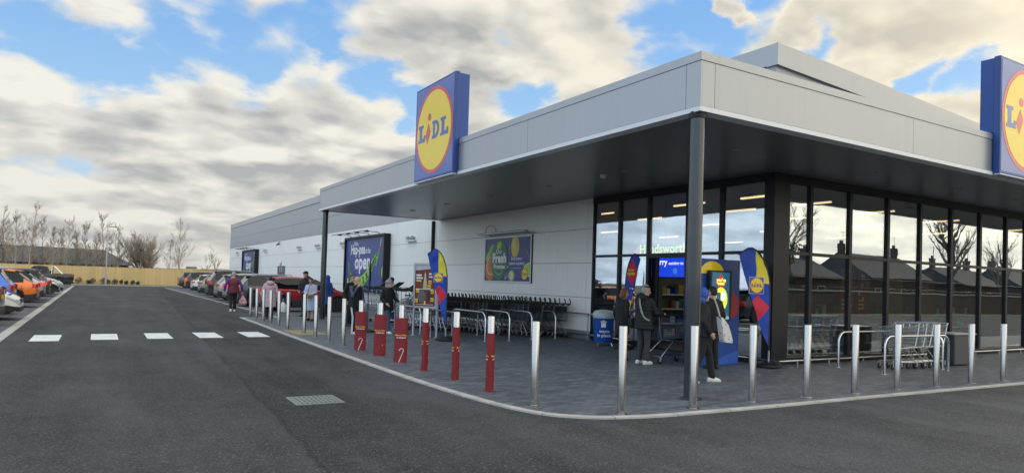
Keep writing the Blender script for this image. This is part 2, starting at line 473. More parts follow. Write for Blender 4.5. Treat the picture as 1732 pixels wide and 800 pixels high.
def text_geo(s, offset, shear):
    key = (s, offset, shear)
    if key not in _text_cache:
        cu = bpy.data.curves.new('t', 'FONT')
        cu.body = s
        cu.size = 1.0
        cu.offset = offset
        cu.shear = shear
        cu.resolution_u = 3
        cu.space_character = 1.0 + offset * 1.4
        cu.align_x = 'CENTER'
        o = bpy.data.objects.new('t', cu)
        COL.objects.link(o)
        dg = bpy.context.evaluated_depsgraph_get()
        me = bpy.data.meshes.new_from_object(o.evaluated_get(dg))
        vs = [v.co.copy() for v in me.vertices]
        fs = [tuple(p.vertices) for p in me.polygons]
        bpy.data.objects.remove(o)
        bpy.data.curves.remove(cu)
        bpy.data.meshes.remove(me)
        _text_cache[key] = (vs, fs)
    return _text_cache[key]


class Frame:
    """a flat face in space: origin, right, up; normal = right x up"""
    def __init__(s, O, U, V):
        s.O = Vector(O)
        s.U = Vector(U).normalized()
        s.V = Vector(V).normalized()
        s.N = s.U.cross(s.V)

    def p(s, u, v, n=0.0):
        return s.O + s.U * u + s.V * v + s.N * n


class MB:
    def __init__(s):
        s.v = []
        s.f = []
        s.m = []
        s.mats = []
        s.flatf = set()

    def mi(s, m):
        if m not in s.mats:
            s.mats.append(m)
        return s.mats.index(m)

    def add(s, vs, fs, m):
        k = len(s.v)
        i = s.mi(m)
        s.v += [Vector(v) for v in vs]
        for f in fs:
            s.f.append(tuple(a + k for a in f))
            s.m.append(i)
        return s

    def box(s, c, d, m, rot=None, bev=0.0):
        cx, cy, cz = c
        hx, hy, hz = d[0] / 2, d[1] / 2, d[2] / 2
        if bev <= 0:
            vs = [(x, y, z) for x in (-hx, hx) for y in (-hy, hy) for z in (-hz, hz)]
            fs = [(0, 1, 3, 2), (4, 6, 7, 5), (0, 4, 5, 1), (2, 3, 7, 6), (0, 2, 6, 4), (1, 5, 7, 3)]
        else:
            b = min(bev, hx * 0.95, hy * 0.95, hz * 0.95)
            bm = bmesh.new()
            bmesh.ops.create_cube(bm, size=1.0)
            for v in bm.verts:
                v.co = Vector((v.co.x * hx * 2, v.co.y * hy * 2, v.co.z * hz * 2))
            bmesh.ops.bevel(bm, geom=list(bm.edges), offset=b, segments=2, profile=0.6, affect='EDGES')
            bm.verts.index_update()
            vs = [tuple(v.co) for v in bm.verts]
            fs = [tuple(v.index for v in f.verts) for f in bm.faces]
            bm.free()
        if rot is not None:
            vs = [rot @ Vector(v) for v in vs]
        c = Vector(c)
        s.flatf.update(range(len(s.f), len(s.f) + len(fs)))
        return s.add([Vector(v) + c for v in vs], fs, m)

    def span(s, a, b, m, bev=0.0):
        a, b = Vector(a), Vector(b)
        return s.box((a + b) / 2, [abs(x) for x in (b - a)], m, bev=bev)

    def tube(s, pts, r, m, n=8, cap=True, flat=None):
        """round (or elliptical: flat=(kx,ky)) tube along pts; r a number or a list"""
        pts = [Vector(p) for p in pts]
        rs = r if isinstance(r, (list, tuple)) else [r] * len(pts)
        vs, fs = [], []
        ref = None
        for i, p in enumerate(pts):
            if i == 0:
                t = pts[1] - p
            elif i == len(pts) - 1:
                t = p - pts[i - 1]
            else:
                t = (pts[i + 1] - p).normalized() + (p - pts[i - 1]).normalized()
            if t.length < 1e-9:
                t = Vector((0, 0, 1))
            t.normalize()
            if ref is None:
                ref = Vector((1, 0, 0)) if abs(t.x) < 0.8 else Vector((0, 1, 0))
            a = (ref - t * ref.dot(t))
            if a.length < 1e-6:
                a = t.orthogonal()
            a.normalize()
            ref = a
            b = t.cross(a)
            for k in range(n):
                an = 2 * math.pi * k / n
                vs.append(p + (a * math.cos(an) + b * math.sin(an)) * rs[i])
        for i in range(len(pts) - 1):
            for k in range(n):
                q = (k + 1) % n
                fs.append((i * n + k, i * n + q, (i + 1) * n + q, (i + 1) * n + k))
        if cap:
            fs.append(tuple(reversed(range(n))))
            fs.append(tuple(range((len(pts) - 1) * n, len(pts) * n)))
        return s.add(vs, fs, m)

    def lathe(s, prof, c, m, n=20, axis='Z', cap=True):
        vs, fs = [], []
        c = Vector(c)
        for (r, z) in prof:
            for k in range(n):
                a = 2 * math.pi * k / n
                x, y = r * math.cos(a), r * math.sin(a)
                q = (x, y, z) if axis == 'Z' else ((x, z, y) if axis == 'Y' else (z, x, y))
                vs.append(c + Vector(q))
        L = len(prof)
        for i in range(L - 1):
            for k in range(n):
                q = (k + 1) % n
                f = (i * n + k, i * n + q, (i + 1) * n + q, (i + 1) * n + k)
                fs.append(f if axis != 'Y' else tuple(reversed(f)))
        if cap:
            a, b = tuple(range(n)), tuple(range((L - 1) * n, L * n))
            if axis == 'Y':
                fs += [a, tuple(reversed(b))]
            else:
                fs += [tuple(reversed(a)), b]
        return s.add(vs, fs, m)

    def ball(s, c, r, m, n=12, rot=None):
        rx, ry, rz = (r, r, r) if not isinstance(r, (tuple, list)) else r
        k = max(4, n // 2)
        vs, fs = [], []
        for i in range(1, k):
            th = math.pi * i / k
            for j in range(n):
                ph = 2 * math.pi * j / n
                vs.append(Vector((rx * math.sin(th) * math.cos(ph), ry * math.sin(th) * math.sin(ph), rz * math.cos(th))))
        t = len(vs)
        vs += [Vector((0, 0, rz)), Vector((0, 0, -rz))]
        for i in range(k - 2):
            for j in range(n):
                q = (j + 1) % n
                fs.append((i * n + j, (i + 1) * n + j, (i + 1) * n + q, i * n + q))
        for j in range(n):
            q = (j + 1) % n
            fs.append((t, j, q))
            fs.append((t + 1, (k - 2) * n + q, (k - 2) * n + j))
        if rot is not None:
            vs = [rot @ v for v in vs]
        c = Vector(c)
        return s.add([v + c for v in vs], fs, m)

    def flat(s, poly, fr, n, m):
        return s.add([fr.p(u, v, n) for (u, v) in poly], [tuple(range(len(poly)))], m)

    def prism(s, poly, fr, n0, n1, m):
        k = len(poly)
        vs = [fr.p(u, v, n0) for (u, v) in poly] + [fr.p(u, v, n1) for (u, v) in poly]
        fs = [tuple(reversed(range(k))), tuple(range(k, 2 * k))]
        for i in range(k):
            j = (i + 1) % k
            fs.append((i, j, k + j, k + i))
        return s.add(vs, fs, m)

    def text(s, txt, fr, u, v, size, m, n=0.004, bold=0.02, shear=0.0, sx=1.0, fn=None, width=None):
        vs, fs = text_geo(txt, bold, shear)
        if width:
            x0, x1 = min(q.x for q in vs), max(q.x for q in vs)
            sx = width / ((x1 - x0) * size)
            u -= (x0 + x1) / 2 * size * sx
        if fn is None:
            pts = [fr.p(u + q.x * size * sx, v + q.y * size, n) for q in vs]
        else:
            pts = [fn(u + q.x * size * sx, v + q.y * size) for q in vs]
        return s.add(pts, fs, m)

    def build(s, name, parent=None, smooth=40, world=False, seal=False):
        vs = s.v
        if world and parent is not None:
            inv = (Matrix.Translation(parent.location) @ parent.rotation_euler.to_matrix().to_4x4()).inverted()
            vs = [inv @ v for v in vs]
        me = bpy.data.meshes.new(name)
        me.from_pydata([tuple(v) for v in vs], [], s.f)
        for m in s.mats:
            me.materials.append(m)
        me.polygons.foreach_set('material_index', s.m)
        if smooth:
            me.polygons.foreach_set('use_smooth', [True] * len(s.f))
            me.update()
            me.set_sharp_from_angle(angle=R(smooth))
            me.polygons.foreach_set('use_smooth', [i not in s.flatf for i in range(len(s.f))])
        me.update()
        o = bpy.data.objects.new(name, me)
        COL.objects.link(o)
        if parent is not None:
            o.parent = parent
        return o


def tag(o, label, cat, group=None):
    o['label'] = label
    o['category'] = cat
    if group:
        o['group'] = group
    return o


def thing(name, label, cat, loc=(0, 0, 0), rz=0.0, group=None):
    o = bpy.data.objects.new(name, None)
    o.empty_display_size = 0.2
    COL.objects.link(o)
    o.location = loc
    o.rotation_euler = (0, 0, rz)
    return tag(o, label, cat, group)


def kind(o, k):
    o['kind'] = k
    return o


def kids(o):
    return [c for c in list(COL.objects) if c.parent == o]


CHILD = {}


def dup(o, loc, rz=None, label=None, tree=None):
    """copy of a thing with copies of its parts and sub-parts"""
    if o not in CHILD:
        CHILD[o] = [(c, kids(c)) for c in kids(o)]
    r = o.copy()
    COL.objects.link(r)
    r.location = loc
    if rz is not None:
        r.rotation_euler = (0, 0, rz)
    if label:
        r['label'] = label
    for c, gs in CHILD[o]:
        d = c.copy()
        COL.objects.link(d)
        d.parent = r
        for g in gs:
            e = g.copy()
            COL.objects.link(e)
            e.parent = d
    return r


def circ(cx, cy, rx, ry=None, n=40, a0=0, a1=360):
    ry = rx if ry is None else ry
    full = abs(a1 - a0) >= 360
    k = n if full else n + 1
    return [(cx + rx * math.cos(R(a0 + (a1 - a0) * i / n)), cy + ry * math.sin(R(a0 + (a1 - a0) * i / n))) for i in range(k)]


def smooth_path(pts, k=6):
    P = [Vector(p) for p in pts]
    out = []
    for i in range(len(P) - 1):
        a = P[max(0, i - 1)]
        b, c = P[i], P[i + 1]
        d = P[min(len(P) - 1, i + 2)]
        for j in range(k):
            t = j / k
            out.append(0.5 * ((2 * b) + (c - a) * t + (2 * a - 5 * b + 4 * c - d) * t * t + (3 * b - a - 3 * c + d) * t ** 3))
    out.append(P[-1])
    return out


# the round emblem: blue square, red ring, yellow disc, slab letters with a red tilted i
def emblem(mb, fr, u, v, s, n=0.003, square=True, blue=None, yel=None, red=None, ring=True, rim=None):
    blue, yel, red = blue or SBLUE, yel or SYEL, red or SRED
    if rim:
        mb.flat([(u - s * .52, v - s * .52), (u + s * .52, v - s * .52), (u + s * .52, v + s * .52), (u - s * .52, v + s * .52)], fr, n * 0.5, rim)
    if square:
        mb.flat([(u - s / 2, v - s / 2), (u + s / 2, v - s / 2), (u + s / 2, v + s / 2), (u - s / 2, v + s / 2)], fr, n, blue)
    if ring:
        mb.flat(circ(u, v, s * .485, n=56), fr, n * 2, red)
    mb.flat(circ(u, v, s * .445, n=56), fr, n * 3, yel)
    k = n * 4
    def pl(pts, m):
        mb.flat([(u + x * s, v + y * s) for x, y in pts], fr, k, m)
    # slab L left
    def L(x0, w=0.19, y0=-0.10, h=0.20):
        pl([(x0, y0), (x0 + w, y0), (x0 + w, y0 + .075), (x0 + w - .035, y0 + .075), (x0 + w - .055, y0 + .045), (x0 + .10, y0 + .045), (x0 + .10, y0 + h - .035),
            (x0 + .135, y0 + h - .035), (x0 + .135, y0 + h), (x0 - .0, y0 + h), (x0, y0 + h - .035), (x0 + .03, y0 + h - .035), (x0 + .03, y0 + .035), (x0, y0 + .035)], blue)
    L(-0.41)
    # D: outer in blue, counter in yellow
    D = [(-.035, -.10), (.055, -.10)] + circ(.055, 0, .095, .10, 12, -80, 80) + [(.055, .10), (-.035, .10), (-.035, .065), (-.012, .065), (-.012, -.065), (-.035, -.065)]
    pl(D, blue)
    mb.flat([(u + x * s, v + y * s) for x, y in [(.05, -.06)] + circ(.055, 0, .045, .06, 8, -70, 70) + [(.05, .06)]], fr, n * 5, yel)
    L(0.18, 0.2)
    # i: red diamond and dot, leaning
    pl([(-.155, -.145), (-.075, -.005), (-.135, .10), (-.215, -.04)], red)
    mb.flat(circ(u - .115 * s, v + .165 * s, .042 * s, n=18), fr, k, red)

# ------------------------------------------------------------------ ground, road, pavement
PZ = 0.015
g = MB()
g.add([(-1800, -1800, -0.06), (1800, -1800, -0.06), (1800, 1800, -0.06), (-1800, 1800, -0.06)], [(0, 1, 2, 3)], FIELD)
kind(g.build('ground'), 'structure')
g = MB()
g.add([(-60, -11, 0), (120, -11, 0), (120, 84.6, 0), (-60, 84.6, 0)], [(0, 1, 2, 3)], ASPH)
kind(g.build('road'), 'structure')
kerb_out = smooth_path([(4.66, 27.1, 0), (4.58, 23, 0), (4.5, 19.5, 0), (4.43, 14.5, 0), (4.40, 10.8, 0), (4.45, 9.0, 0), (4.56, 7.8, 0), (4.78, 7.03, 0), (5.18, 6.62, 0),
                        (5.64, 6.44, 0), (6.2, 6.34, 0), (6.95, 6.30, 0), (8.0, 6.25, 0), (10.8, 6.19, 0), (15.1, 6.05, 0), (24, 5.8, 0), (60, 4.8, 0)])
inn = []
for i, p in enumerate(kerb_out):
    t = (kerb_out[min(i + 1, len(kerb_out) - 1)] - kerb_out[max(i - 1, 0)]).normalized()
    nrm = Vector((-t.y, t.x, 0))
    inn.append(p + nrm * 0.125)
g = MB()
poly = [(p.x, p.y, PZ) for p in inn] + [(60, 9.85, PZ), (12.5, 9.85, PZ), (12.5, 27.1, PZ)]
bm = bmesh.new()
bm.faces.new([bm.verts.new(p) for p in poly])
bmesh.ops.triangulate(bm, faces=bm.faces[:])
bm.verts.index_update()
g.add([v.co.copy() for v in bm.verts], [tuple(v.index for v in f.verts) for f in bm.faces], PAVE)
bm.free()
for f in g.f[:1]:
    a, b, c = [g.v[i] for i in f[:3]]
    if (b - a).cross(c - a).z < 0:
        g.f = [tuple(reversed(q)) for q in g.f]
kind(g.build('pavement'), 'structure')
g = MB()
kz = PZ + 0.006
for i in range(len(kerb_out) - 1):
    a, b, c, d = kerb_out[i], kerb_out[i + 1], inn[i + 1], inn[i]
    vs = [(q.x, q.y, z) for z in (-0.03, kz) for q in (a, b, c, d)]
    g.add(vs, [(4, 5, 6, 7), (0, 1, 5, 4), (2, 3, 7, 6)], KERB)
acc = 0.0
for i in range(len(kerb_out) - 1):
    a, b = kerb_out[i], kerb_out[i + 1]
    L = (b - a).length
    while acc < L:
        q = a.lerp(b, acc / L)
        tt = (b - a).normalized()
        nn = Vector((-tt.y, tt.x, 0))
        vs = [q - nn * .002 - tt * .005, q - nn * .002 + tt * .005, q + nn * .126 + tt * .005, q + nn * .126 - tt * .005]
        g.add([(v.x, v.y, kz + .0012) for v in vs] + [(v.x, v.y, -.03) for v in vs], [(0, 1, 2, 3), (4, 5, 1, 0)], BACKG)
        acc += 0.914
    acc -= L
g.span((4.66, 27.1, -0.03), (12.5, 27.22, kz), KERB)
kind(g.build('kerb'), 'structure')
# parking bays
g = MB()
g.add([(-12, 12, 0.004), (-1.92, 12, 0.004), (-1.92, 84, 0.004), (-12, 84, 0.004)], [(0, 1, 2, 3)], BAYP)
kind(g.build('bay_paving_strip'), 'structure')
g = MB()
g.span((-1.92, 10, -0.03), (-1.70, 80, 0.012), KERB)
kind(g.build('edging_kerb'), 'structure')
g = MB()
g.add([(6.2, 28.2, 0.004), (12.5, 28.2, 0.004), (12.5, 80, 0.004), (6.2, 80, 0.004)], [(0, 1, 2, 3)], BAYP)
kind(g.build('right_bay_paving'), 'structure')
g = MB()
g.span((6.06, 27.3, -0.02), (6.18, 78, 0.006), WORN)
for k in range(20):
    y = 28.4 + 2.5 * k
    g.add([(6.2, y, 0.008), (11.2, y, 0.008), (11.2, y + .09, 0.008), (6.2, y + .09, 0.008)], [(0, 1, 2, 3)], WORN)
for k in range(26):
    y = 15.0 + 2.55 * k
    g.add([(-7, y, 0.008), (-1.95, y, 0.008), (-1.95, y + .09, 0.008), (-7, y + .09, 0.008)], [(0, 1, 2, 3)], WORN)
kind(g.build('bay_line_markings'), 'structure')
g = MB()
for x, y in ((-0.93, 19.27), (0.24, 19.42), (1.41, 19.5), (2.57, 19.54), (3.73, 19.6)):
    p = [(-.28, -.83), (.28, -.85), (.285, .84), (-.275, .86)]
    g.add([(x + a, y + b, 0.004) for a, b in p], [(0, 1, 2, 3)], PAINT)
kind(g.build('crossing_markings'), 'structure')
g = MB()
TACT = mat('buff_tactile', (0.30, 0.24, 0.12), 0.85, var=0.2, vscale=3)
g.add([(4.75, 19.0, PZ + .004), (5.65, 19.0, PZ + .004), (5.65, 20.8, PZ + .004), (4.75, 20.8, PZ + .004)], [(0, 1, 2, 3)], TACT)
for i in range(13):
    for j in range(26):
        g.lathe([(0.012, 0), (0.008, 0.005)], (4.79 + i * .0667, 19.04 + j * .0667, PZ + .004), TACT, 6)
kind(g.build('tactile_paving'), 'structure')
g = MB()
g.span((-40, 84.6, -0.03), (40, 84.78, 0.10), KERB)
kind(g.build('far_kerb'), 'structure')
g = MB()
g.add([(-40, 84.78, 0.07), (40, 84.78, 0.07), (40, 87, 0.12), (-40, 87, 0.12)], [(0, 1, 2, 3)], GRASS)
kind(g.build('verge'), 'structure')
# drain grate
dr = thing('drain_cover', 'square grey iron drain grate set in the asphalt', 'drain cover', (2.53, 9.05, 0), R(-1))
g = MB()
g.span((-.31, -.31, -.02), (.31, -.27, .008), GRILLE).span((-.31, .27, -.02), (.31, .31, .008), GRILLE)
g.span((-.31, -.27, -.02), (-.27, .27, .008), GRILLE).span((.27, -.27, -.02), (.31, .27, .008), GRILLE)
g.build('frame', dr)
g = MB()
for i in range(9):
    x = -.24 + i * .06
    g.span((x - .017, -.27, -.02), (x + .017, .27, .006), GRILLE)
for y in (-.14, 0.0, .14):
    g.span((-.27, y - .016, -.02), (.27, y + .016, .0075), GRILLE)
g.span((-.27, -.27, -.02), (.27, .27, .002), BLACK)
g.build('grate', dr)

# ------------------------------------------------------------------ the store
XW, YG = 12.56, 9.76
shop = thing('supermarket_building', 'long white and grey clad supermarket with a glazed corner and dark canopy', 'supermarket', (XW, YG, 0))


def part(mb, name, smooth=40, par=None):
    o = mb.build(name, shop, smooth, world=True)
    if par is not None:
        mtx = o.matrix_world.copy()
        o.parent = par
    return o


# main long wall: panels stand 12 mm proud of a dark backing so that the joints read
g = MB()
g.span((XW + .02, 16.05, 0.0), (XW + .25, 80.6, 6.5), BACKG)
ys = [16.07, 16.36, 21.73, 27.2, 31.6, 37.0, 42.44, 47.8, 52.45, 58.4, 64.1, 70.1, 75.9, 80.6]
zs = [0.25, 1.25, 2.29, 3.31, 4.40]
for a, b in zip(ys[:-1], ys[1:]):
    for c, d in zip(zs[:-1], zs[1:]):
        g.span((XW, a + .006, c + .006), (XW + .03, b - .006, d - .006), WHITEW, bev=0.004)
    g.span((XW, a + .006, 0.0), (XW + .03, b - .006, .25 - .006), FASC)
part(g, 'wall')
g = MB()
for a, b in zip(ys[:-1], ys[1:]):
    for c, d in ((4.40, 5.45), (5.45, 6.56)):
        g.span((XW - .004, a + .006, c + .006), (XW + .03, b - .006, d - .006), GREYW, bev=0.004)
part(g, 'upper_cladding')
# parapet of the main roof: long side level, front falling with the roof pitch
g = MB()
g.span((XW - .03, YG + .02, 6.58), (XW + .3, 80.65, 7.04), FASC)
part(g, 'parapet')
g = MB()
sl = 0.054
def fy(x, z):
    return z - sl * (x - XW)
vs = []
for x in (XW - .031, 60):
    for y in (YG - .03, YG + .25):
        for z in (6.56, 7.04):
            vs.append((x, y, fy(x, z)))
g.add(vs, [(0, 1, 3, 2), (4, 6, 7, 5), (0, 4, 5, 1), (2, 3, 7, 6), (0, 2, 6, 4), (1, 5, 7, 3)], FASC)
part(g, 'front_parapet')
g = MB()
g.add([(XW + .02, YG + .05, 4.5), (60, YG + .05, 4.5), (60, YG + .05, fy(60, 6.58)), (XW + .02, YG + .05, 6.58)], [(0, 1, 2, 3)], GREYW)
g.add([(XW + .02, YG + .05, 4.5), (XW + .02, 16.05, 4.5), (XW + .02, 16.05, 6.6), (XW + .02, YG + .05, 6.6)], [(3, 2, 1, 0)], GREYW)
g.add([(XW + .1, YG + .1, 6.9), (60, YG + .1, fy(60, 6.9)), (60, 80.5, fy(60, 6.9)), (XW + .1, 80.5, 6.9)], [(0, 1, 2, 3)], BACKG)
g.add([(XW + .1, 80.5, 0), (60, 80.5, 0), (60, 80.5, fy(60, 6.9)), (XW + .1, 80.5, 6.9)], [(3, 2, 1, 0)], GREYW)
part(g, 'roof')
g = MB()
g.tube([(XW - .06, 27.28, 0), (XW - .06, 27.28, 4.2)], 0.075, ANTH, 12)
part(g, 'downpipe')
g = MB()
g.span((XW - .03, 54.6, 0), (XW + .02, 57.1, 2.39), mat('service_door', (0.10, 0.10, 0.105), 0.5))
g.span((XW - .045, 55.83, 0.02), (XW - .03, 55.87, 2.36), BLACK)
g.span((XW - .06, 55.55, 1.9), (XW - .03, 55.6, 2.3), FTRIM).span((XW - .06, 56.1, 1.9), (XW - .03, 56.15, 2.3), FTRIM)
part(g, 'door')
# canopy
FX, FY, CT, CB = 7.37, 7.03, 5.055, 4.27
def fascia(axis):
    g = MB()
    if axis == 'Y':
        cuts = [FY, 7.32, 11.68, 16.2, 21.93, 26.72]
        for a, b in zip(cuts[:-1], cuts[1:]):
            g.span((FX, a + (.004 if a > FY else 0), CB), (FX + .03, b - .004, CT - .13), FASC)
        g.span((FX + .01, FY + .01, CB - .02), (FX + .3, 26.70, CT - .01), BACKG)
        g.span((FX - .012, FY - .012, CT - .125), (FX + .35, 26.74, CT), FASC)
        g.span((FX - .02, FY - .02, CB - .085), (FX + .2, 26.75, CB - .012), FTRIM)
        g.span((FX, 26.69, CB), (XW - .03, 26.73, CT - .13), FASC).span((FX + .3, 26.6, CB - .085), (XW - .03, 26.745, CB - .012), FTRIM)
    else:
        cuts = [FX, 7.66, 12.96, 18.3, 23.7, 29.2, 34.7]
        for a, b in zip(cuts[:-1], cuts[1:]):
            g.span((a + (.032 if a == FX else .004), FY, CB), (b - .004, FY + .03, CT - .13), FASC)
        g.span((FX + .32, FY + .01, CB - .02), (34.7, FY + .3, CT - .01), BACKG)
        g.span((FX + .352, FY - .012, CT - .125), (34.7, FY + .35, CT), FASC)
        g.span((FX + .202, FY - .02, CB - .085), (34.7, FY + .2, CB - .012), FTRIM)
    return g
part(fascia('Y'), 'fascia')
part(fascia('X'), 'fascia')
g = MB()
# soffit planks
for i in range(26):
    a = FY + .21 + i * .76
    g.span((FX + .21, a, CB - .07), (XW, min(a + .757, 26.6), CB - .02), SOFF)
for i in range(30):
    a = XW + .003 + i * .757
    g.span((a, FY + .21, CB - .07), (a + .754, YG + .1, CB - .02), SOFF)
part(g, 'soffit')
g = MB()
g.add([(FX + .02, FY + .02, CT - .03), (34.7, FY + .02, CT - .03), (34.7, YG, CT - .03), (FX + .02, YG, CT - .03)], [(0, 1, 2, 3)], BACKG)
g.add([(FX + .02, YG + .001, CT - .03), (XW, YG + .001, CT - .03), (XW, 26.7, CT - .03), (FX + .02, 26.7, CT - .03)], [(0, 1, 2, 3)], BACKG)
part(g, 'canopy_roof')
for (x, y) in ((10.02, 11.76), (10.1, 14.9), (10.0, 17.8), (10.0, 20.8), (10.0, 23.7), (10.0, 8.6), (14.2, 8.4), (17.4, 8.4), (20.4, 8.4)):
    g = MB()
    g.lathe([(0.10, -.085), (0.10, -.07), (0.075, -.075), (0.075, -.04)], (x, y, CB), ALU, 20, cap=False)
    g.lathe([(0.075, -.074), (0.074, -.06)], (x, y, CB), mat('frosted_lens', (0.35, 0.35, 0.36), 0.3), 20)
    part(g, 'downlight')
g = MB()
g.lathe([(0.05, -.16), (0.075, -.13), (0.075, -.07)], (10.0, 12.5, CB), FTRIM, 16)
part(g, 'camera_dome')
for (x, y) in ((7.47, 7.17), (7.5, 26.32)):
    g = MB()
    g.tube([(x, y, 0), (x, y, CB - .07)], 0.106, COLM, 28)
    g.lathe([(0.125, CB - .16), (0.125, CB - .07)], (x, y, 0), ANTH, 28)
    g.lathe([(0.16, PZ), (0.16, PZ + .012), (0.11, PZ + .02)], (x, y, 0), COLM, 24)
    part(g, 'column')

# glazing
def window(o, axis, a, b, rows, mid=None):
    """one bay from a to b; rows = list of (z0, z1) panes; frame is a part, panes its sub-parts"""
    g = MB()
    t, dp = 0.05, 0.10
    def bar(u0, u1, z0, z1, d0=-.05, d1=.06):
        if axis == 'Y':
            g.span((XW + d0, u0, z0), (XW + d1, u1, z1), ANTH)
        else:
            g.span((u0, YG + d0, z0), (u1, YG + d1, z1), ANTH)
    bar(a, a + t, 0.05, 4.2)
    bar(b - t, b, 0.05, 4.2)
    zc = sorted(set([z for r in rows for z in r]))
    bar(a + t, b - t, max(0.05, zc[0] - .12), zc[0], -.045, .055)
    for k in range(len(rows) - 1):
        bar(a + t, b - t, rows[k][1], rows[k + 1][0], -.045, .055)
    bar(a + t, b - t, zc[-1], 4.2, -.045, .055)
    f = part(g, 'window')
    for (z0, z1) in rows:
        p = MB()
        if axis == 'Y':
            p.span((XW + .0, a + t, z0), (XW + .014, b - t, z1), GLAZ)
        else:
            p.span((a + t, YG + .0, z0), (b - t, YG + .014, z1), GLAZ)
        po = p.build('pane', shop, 0, world=True)
        po.parent = f
    return f
FULL = [(0.17, 2.44), (2.51, 4.02)]
lm = [16.05, 14.86, 13.68, 12.28, 11.2, 9.93]
for i in range(5):
    b, a = lm[i], lm[i + 1]
    window(shop, 'Y', a, b, FULL if i not in (2, 3) else [(2.51, 4.02)] if i == 2 else FULL)
rm = [12.98, 13.8, 15.3, 16.88, 18.37, 19.92, 21.5, 23.05, 24.3, 25.85, 27.4]
for a, b in zip(rm[:-1], rm[1:]):
    window(shop, 'X', a, b, FULL)
g = MB()
g.span((XW - .05, YG - .05, 0.0), (12.98, YG + .17, 4.2), ANTH)
g.span((XW - .06, 9.8, 4.02), (XW + .0, 16.06, 4.2), ANTH).span((XW - .06, YG - .06, 4.02), (27.4, YG, 4.2), ANTH)
part(g, 'corner_post')
# dark low plinth under the glass
g = MB()
g.span((XW - .02, 9.95, 0), (XW + .08, 16.0, .05), ANTH).span((13.0, YG - .02, 0), (27.4, YG + .08, .05), ANTH)
g.span((27.4, YG - .02, 0), (40, YG + .2, 4.2), GREYW)
part(g, 'plinth')
# inside
g = MB()
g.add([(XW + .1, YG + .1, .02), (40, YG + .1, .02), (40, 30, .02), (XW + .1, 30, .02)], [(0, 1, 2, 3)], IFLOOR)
part(g, 'shop_floor')
g = MB()
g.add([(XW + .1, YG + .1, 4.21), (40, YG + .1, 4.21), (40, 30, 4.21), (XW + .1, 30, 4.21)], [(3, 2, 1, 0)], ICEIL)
part(g, 'shop_ceiling')
g = MB()
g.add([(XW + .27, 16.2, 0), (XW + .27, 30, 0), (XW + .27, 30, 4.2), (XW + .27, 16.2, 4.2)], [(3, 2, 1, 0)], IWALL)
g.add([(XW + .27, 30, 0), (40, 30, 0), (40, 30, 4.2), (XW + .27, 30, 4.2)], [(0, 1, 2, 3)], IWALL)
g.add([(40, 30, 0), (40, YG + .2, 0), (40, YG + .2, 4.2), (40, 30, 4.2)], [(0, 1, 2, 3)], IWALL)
part(g, 'inner_wall')
for i, x in enumerate((13.6, 15.6, 18.4, 21.8, 26.0)):
    for y in (11.0, 13.3, 17.0, 22.5):
        g = MB()
        g.span((x - .03, y - .55, 3.86), (x + .03, y + .55, 3.90), LIGHTS)
        g.span((x - .04, y - .56, 3.90), (x + .04, y + .56, 3.94), ALU)
        part(g, 'strip_light')
# entrance door leaf standing open
g = MB()
for z0, z1 in ((.02, .12), (2.36, 2.44)):
    g.span((XW + .12, 13.74, z0), (XW + .17, 14.40, z1), ANTH)
g.span((XW + .12, 13.74, .12), (XW + .17, 13.80, 2.36), ANTH).span((XW + .12, 14.34, .12), (XW + .17, 14.40, 2.36), ANTH)
g.span((XW + .14, 13.80, .12), (XW + .15, 14.34, 2.36), GLAZ)
part(g, 'sliding_door')
g = MB()
g.span((XW + .10, 13.44, 0.02), (XW + .16, 13.66, 2.44), ANTH)
part(g, 'door_portal')
# lit lettering on the wall behind the glass
fr = Frame((13.35, 14.1, 2.575), (0, -1, 0), (0, 0, 1))
g = MB()
g.span((13.37, 12.9, 2.45), (13.42, 15.4, 2.95), mat('header_board', (0.10, 0.13, 0.3), 0.5))
g.text('Handsworth', fr, 0.12, 0.0, 0.36, NEONT, n=0.02, bold=0.025)
g.flat([(-1.12, -.06), (-.60, -.06), (-.86, .24)], fr, 0.018, NEONR)
part(g, 'header_sign')
g = MB()
g.span((14.0, 13.1, 1.90), (14.06, 15.45, 2.54), BLACK)
fr = Frame((14.0, 14.05, 2.22), (0, -1, 0), (0, 0, 1))
g.flat([(-1.37, -.29), (.92, -.29), (.92, .29), (-1.37, .29)], fr, .003, SCREEN)
g.text('Hurry', fr, -.72, .06, .24, SCRTEXT, n=.006, bold=.025, width=.62)
g.text('exciting to see', fr, .04, .06, .12, SCRTEXT, n=.006, bold=.02, width=.80)
g.flat(circ(-.10, -.12, .085), fr, .006, mat('screen_pale_blue', (0.1, 0.3, 0.7), .4, emit=(.05, .2, .7, .6)))
g.tube([(14.03, 14.6, 2.62), (14.03, 14.6, 4.2)], .015, BLACK, 8)
g.tube([(14.03, 13.5, 2.62), (14.03, 13.5, 4.2)], .015, BLACK, 8)
part(g, 'display_screen')

# shop fittings seen through the glass
GOODS = [mat('goods_%s' % n, c, 0.6) for n, c in (('red', (.35, .03, .03)), ('yellow', (.55, .4, .05)), ('green', (.05, .22, .06)), ('white', (.6, .6, .58)), ('blue', (.03, .07, .3)), ('brown', (.2, .1, .04)))]
SHELF = mat('shelf_grey', (0.16, 0.16, 0.16), 0.5)


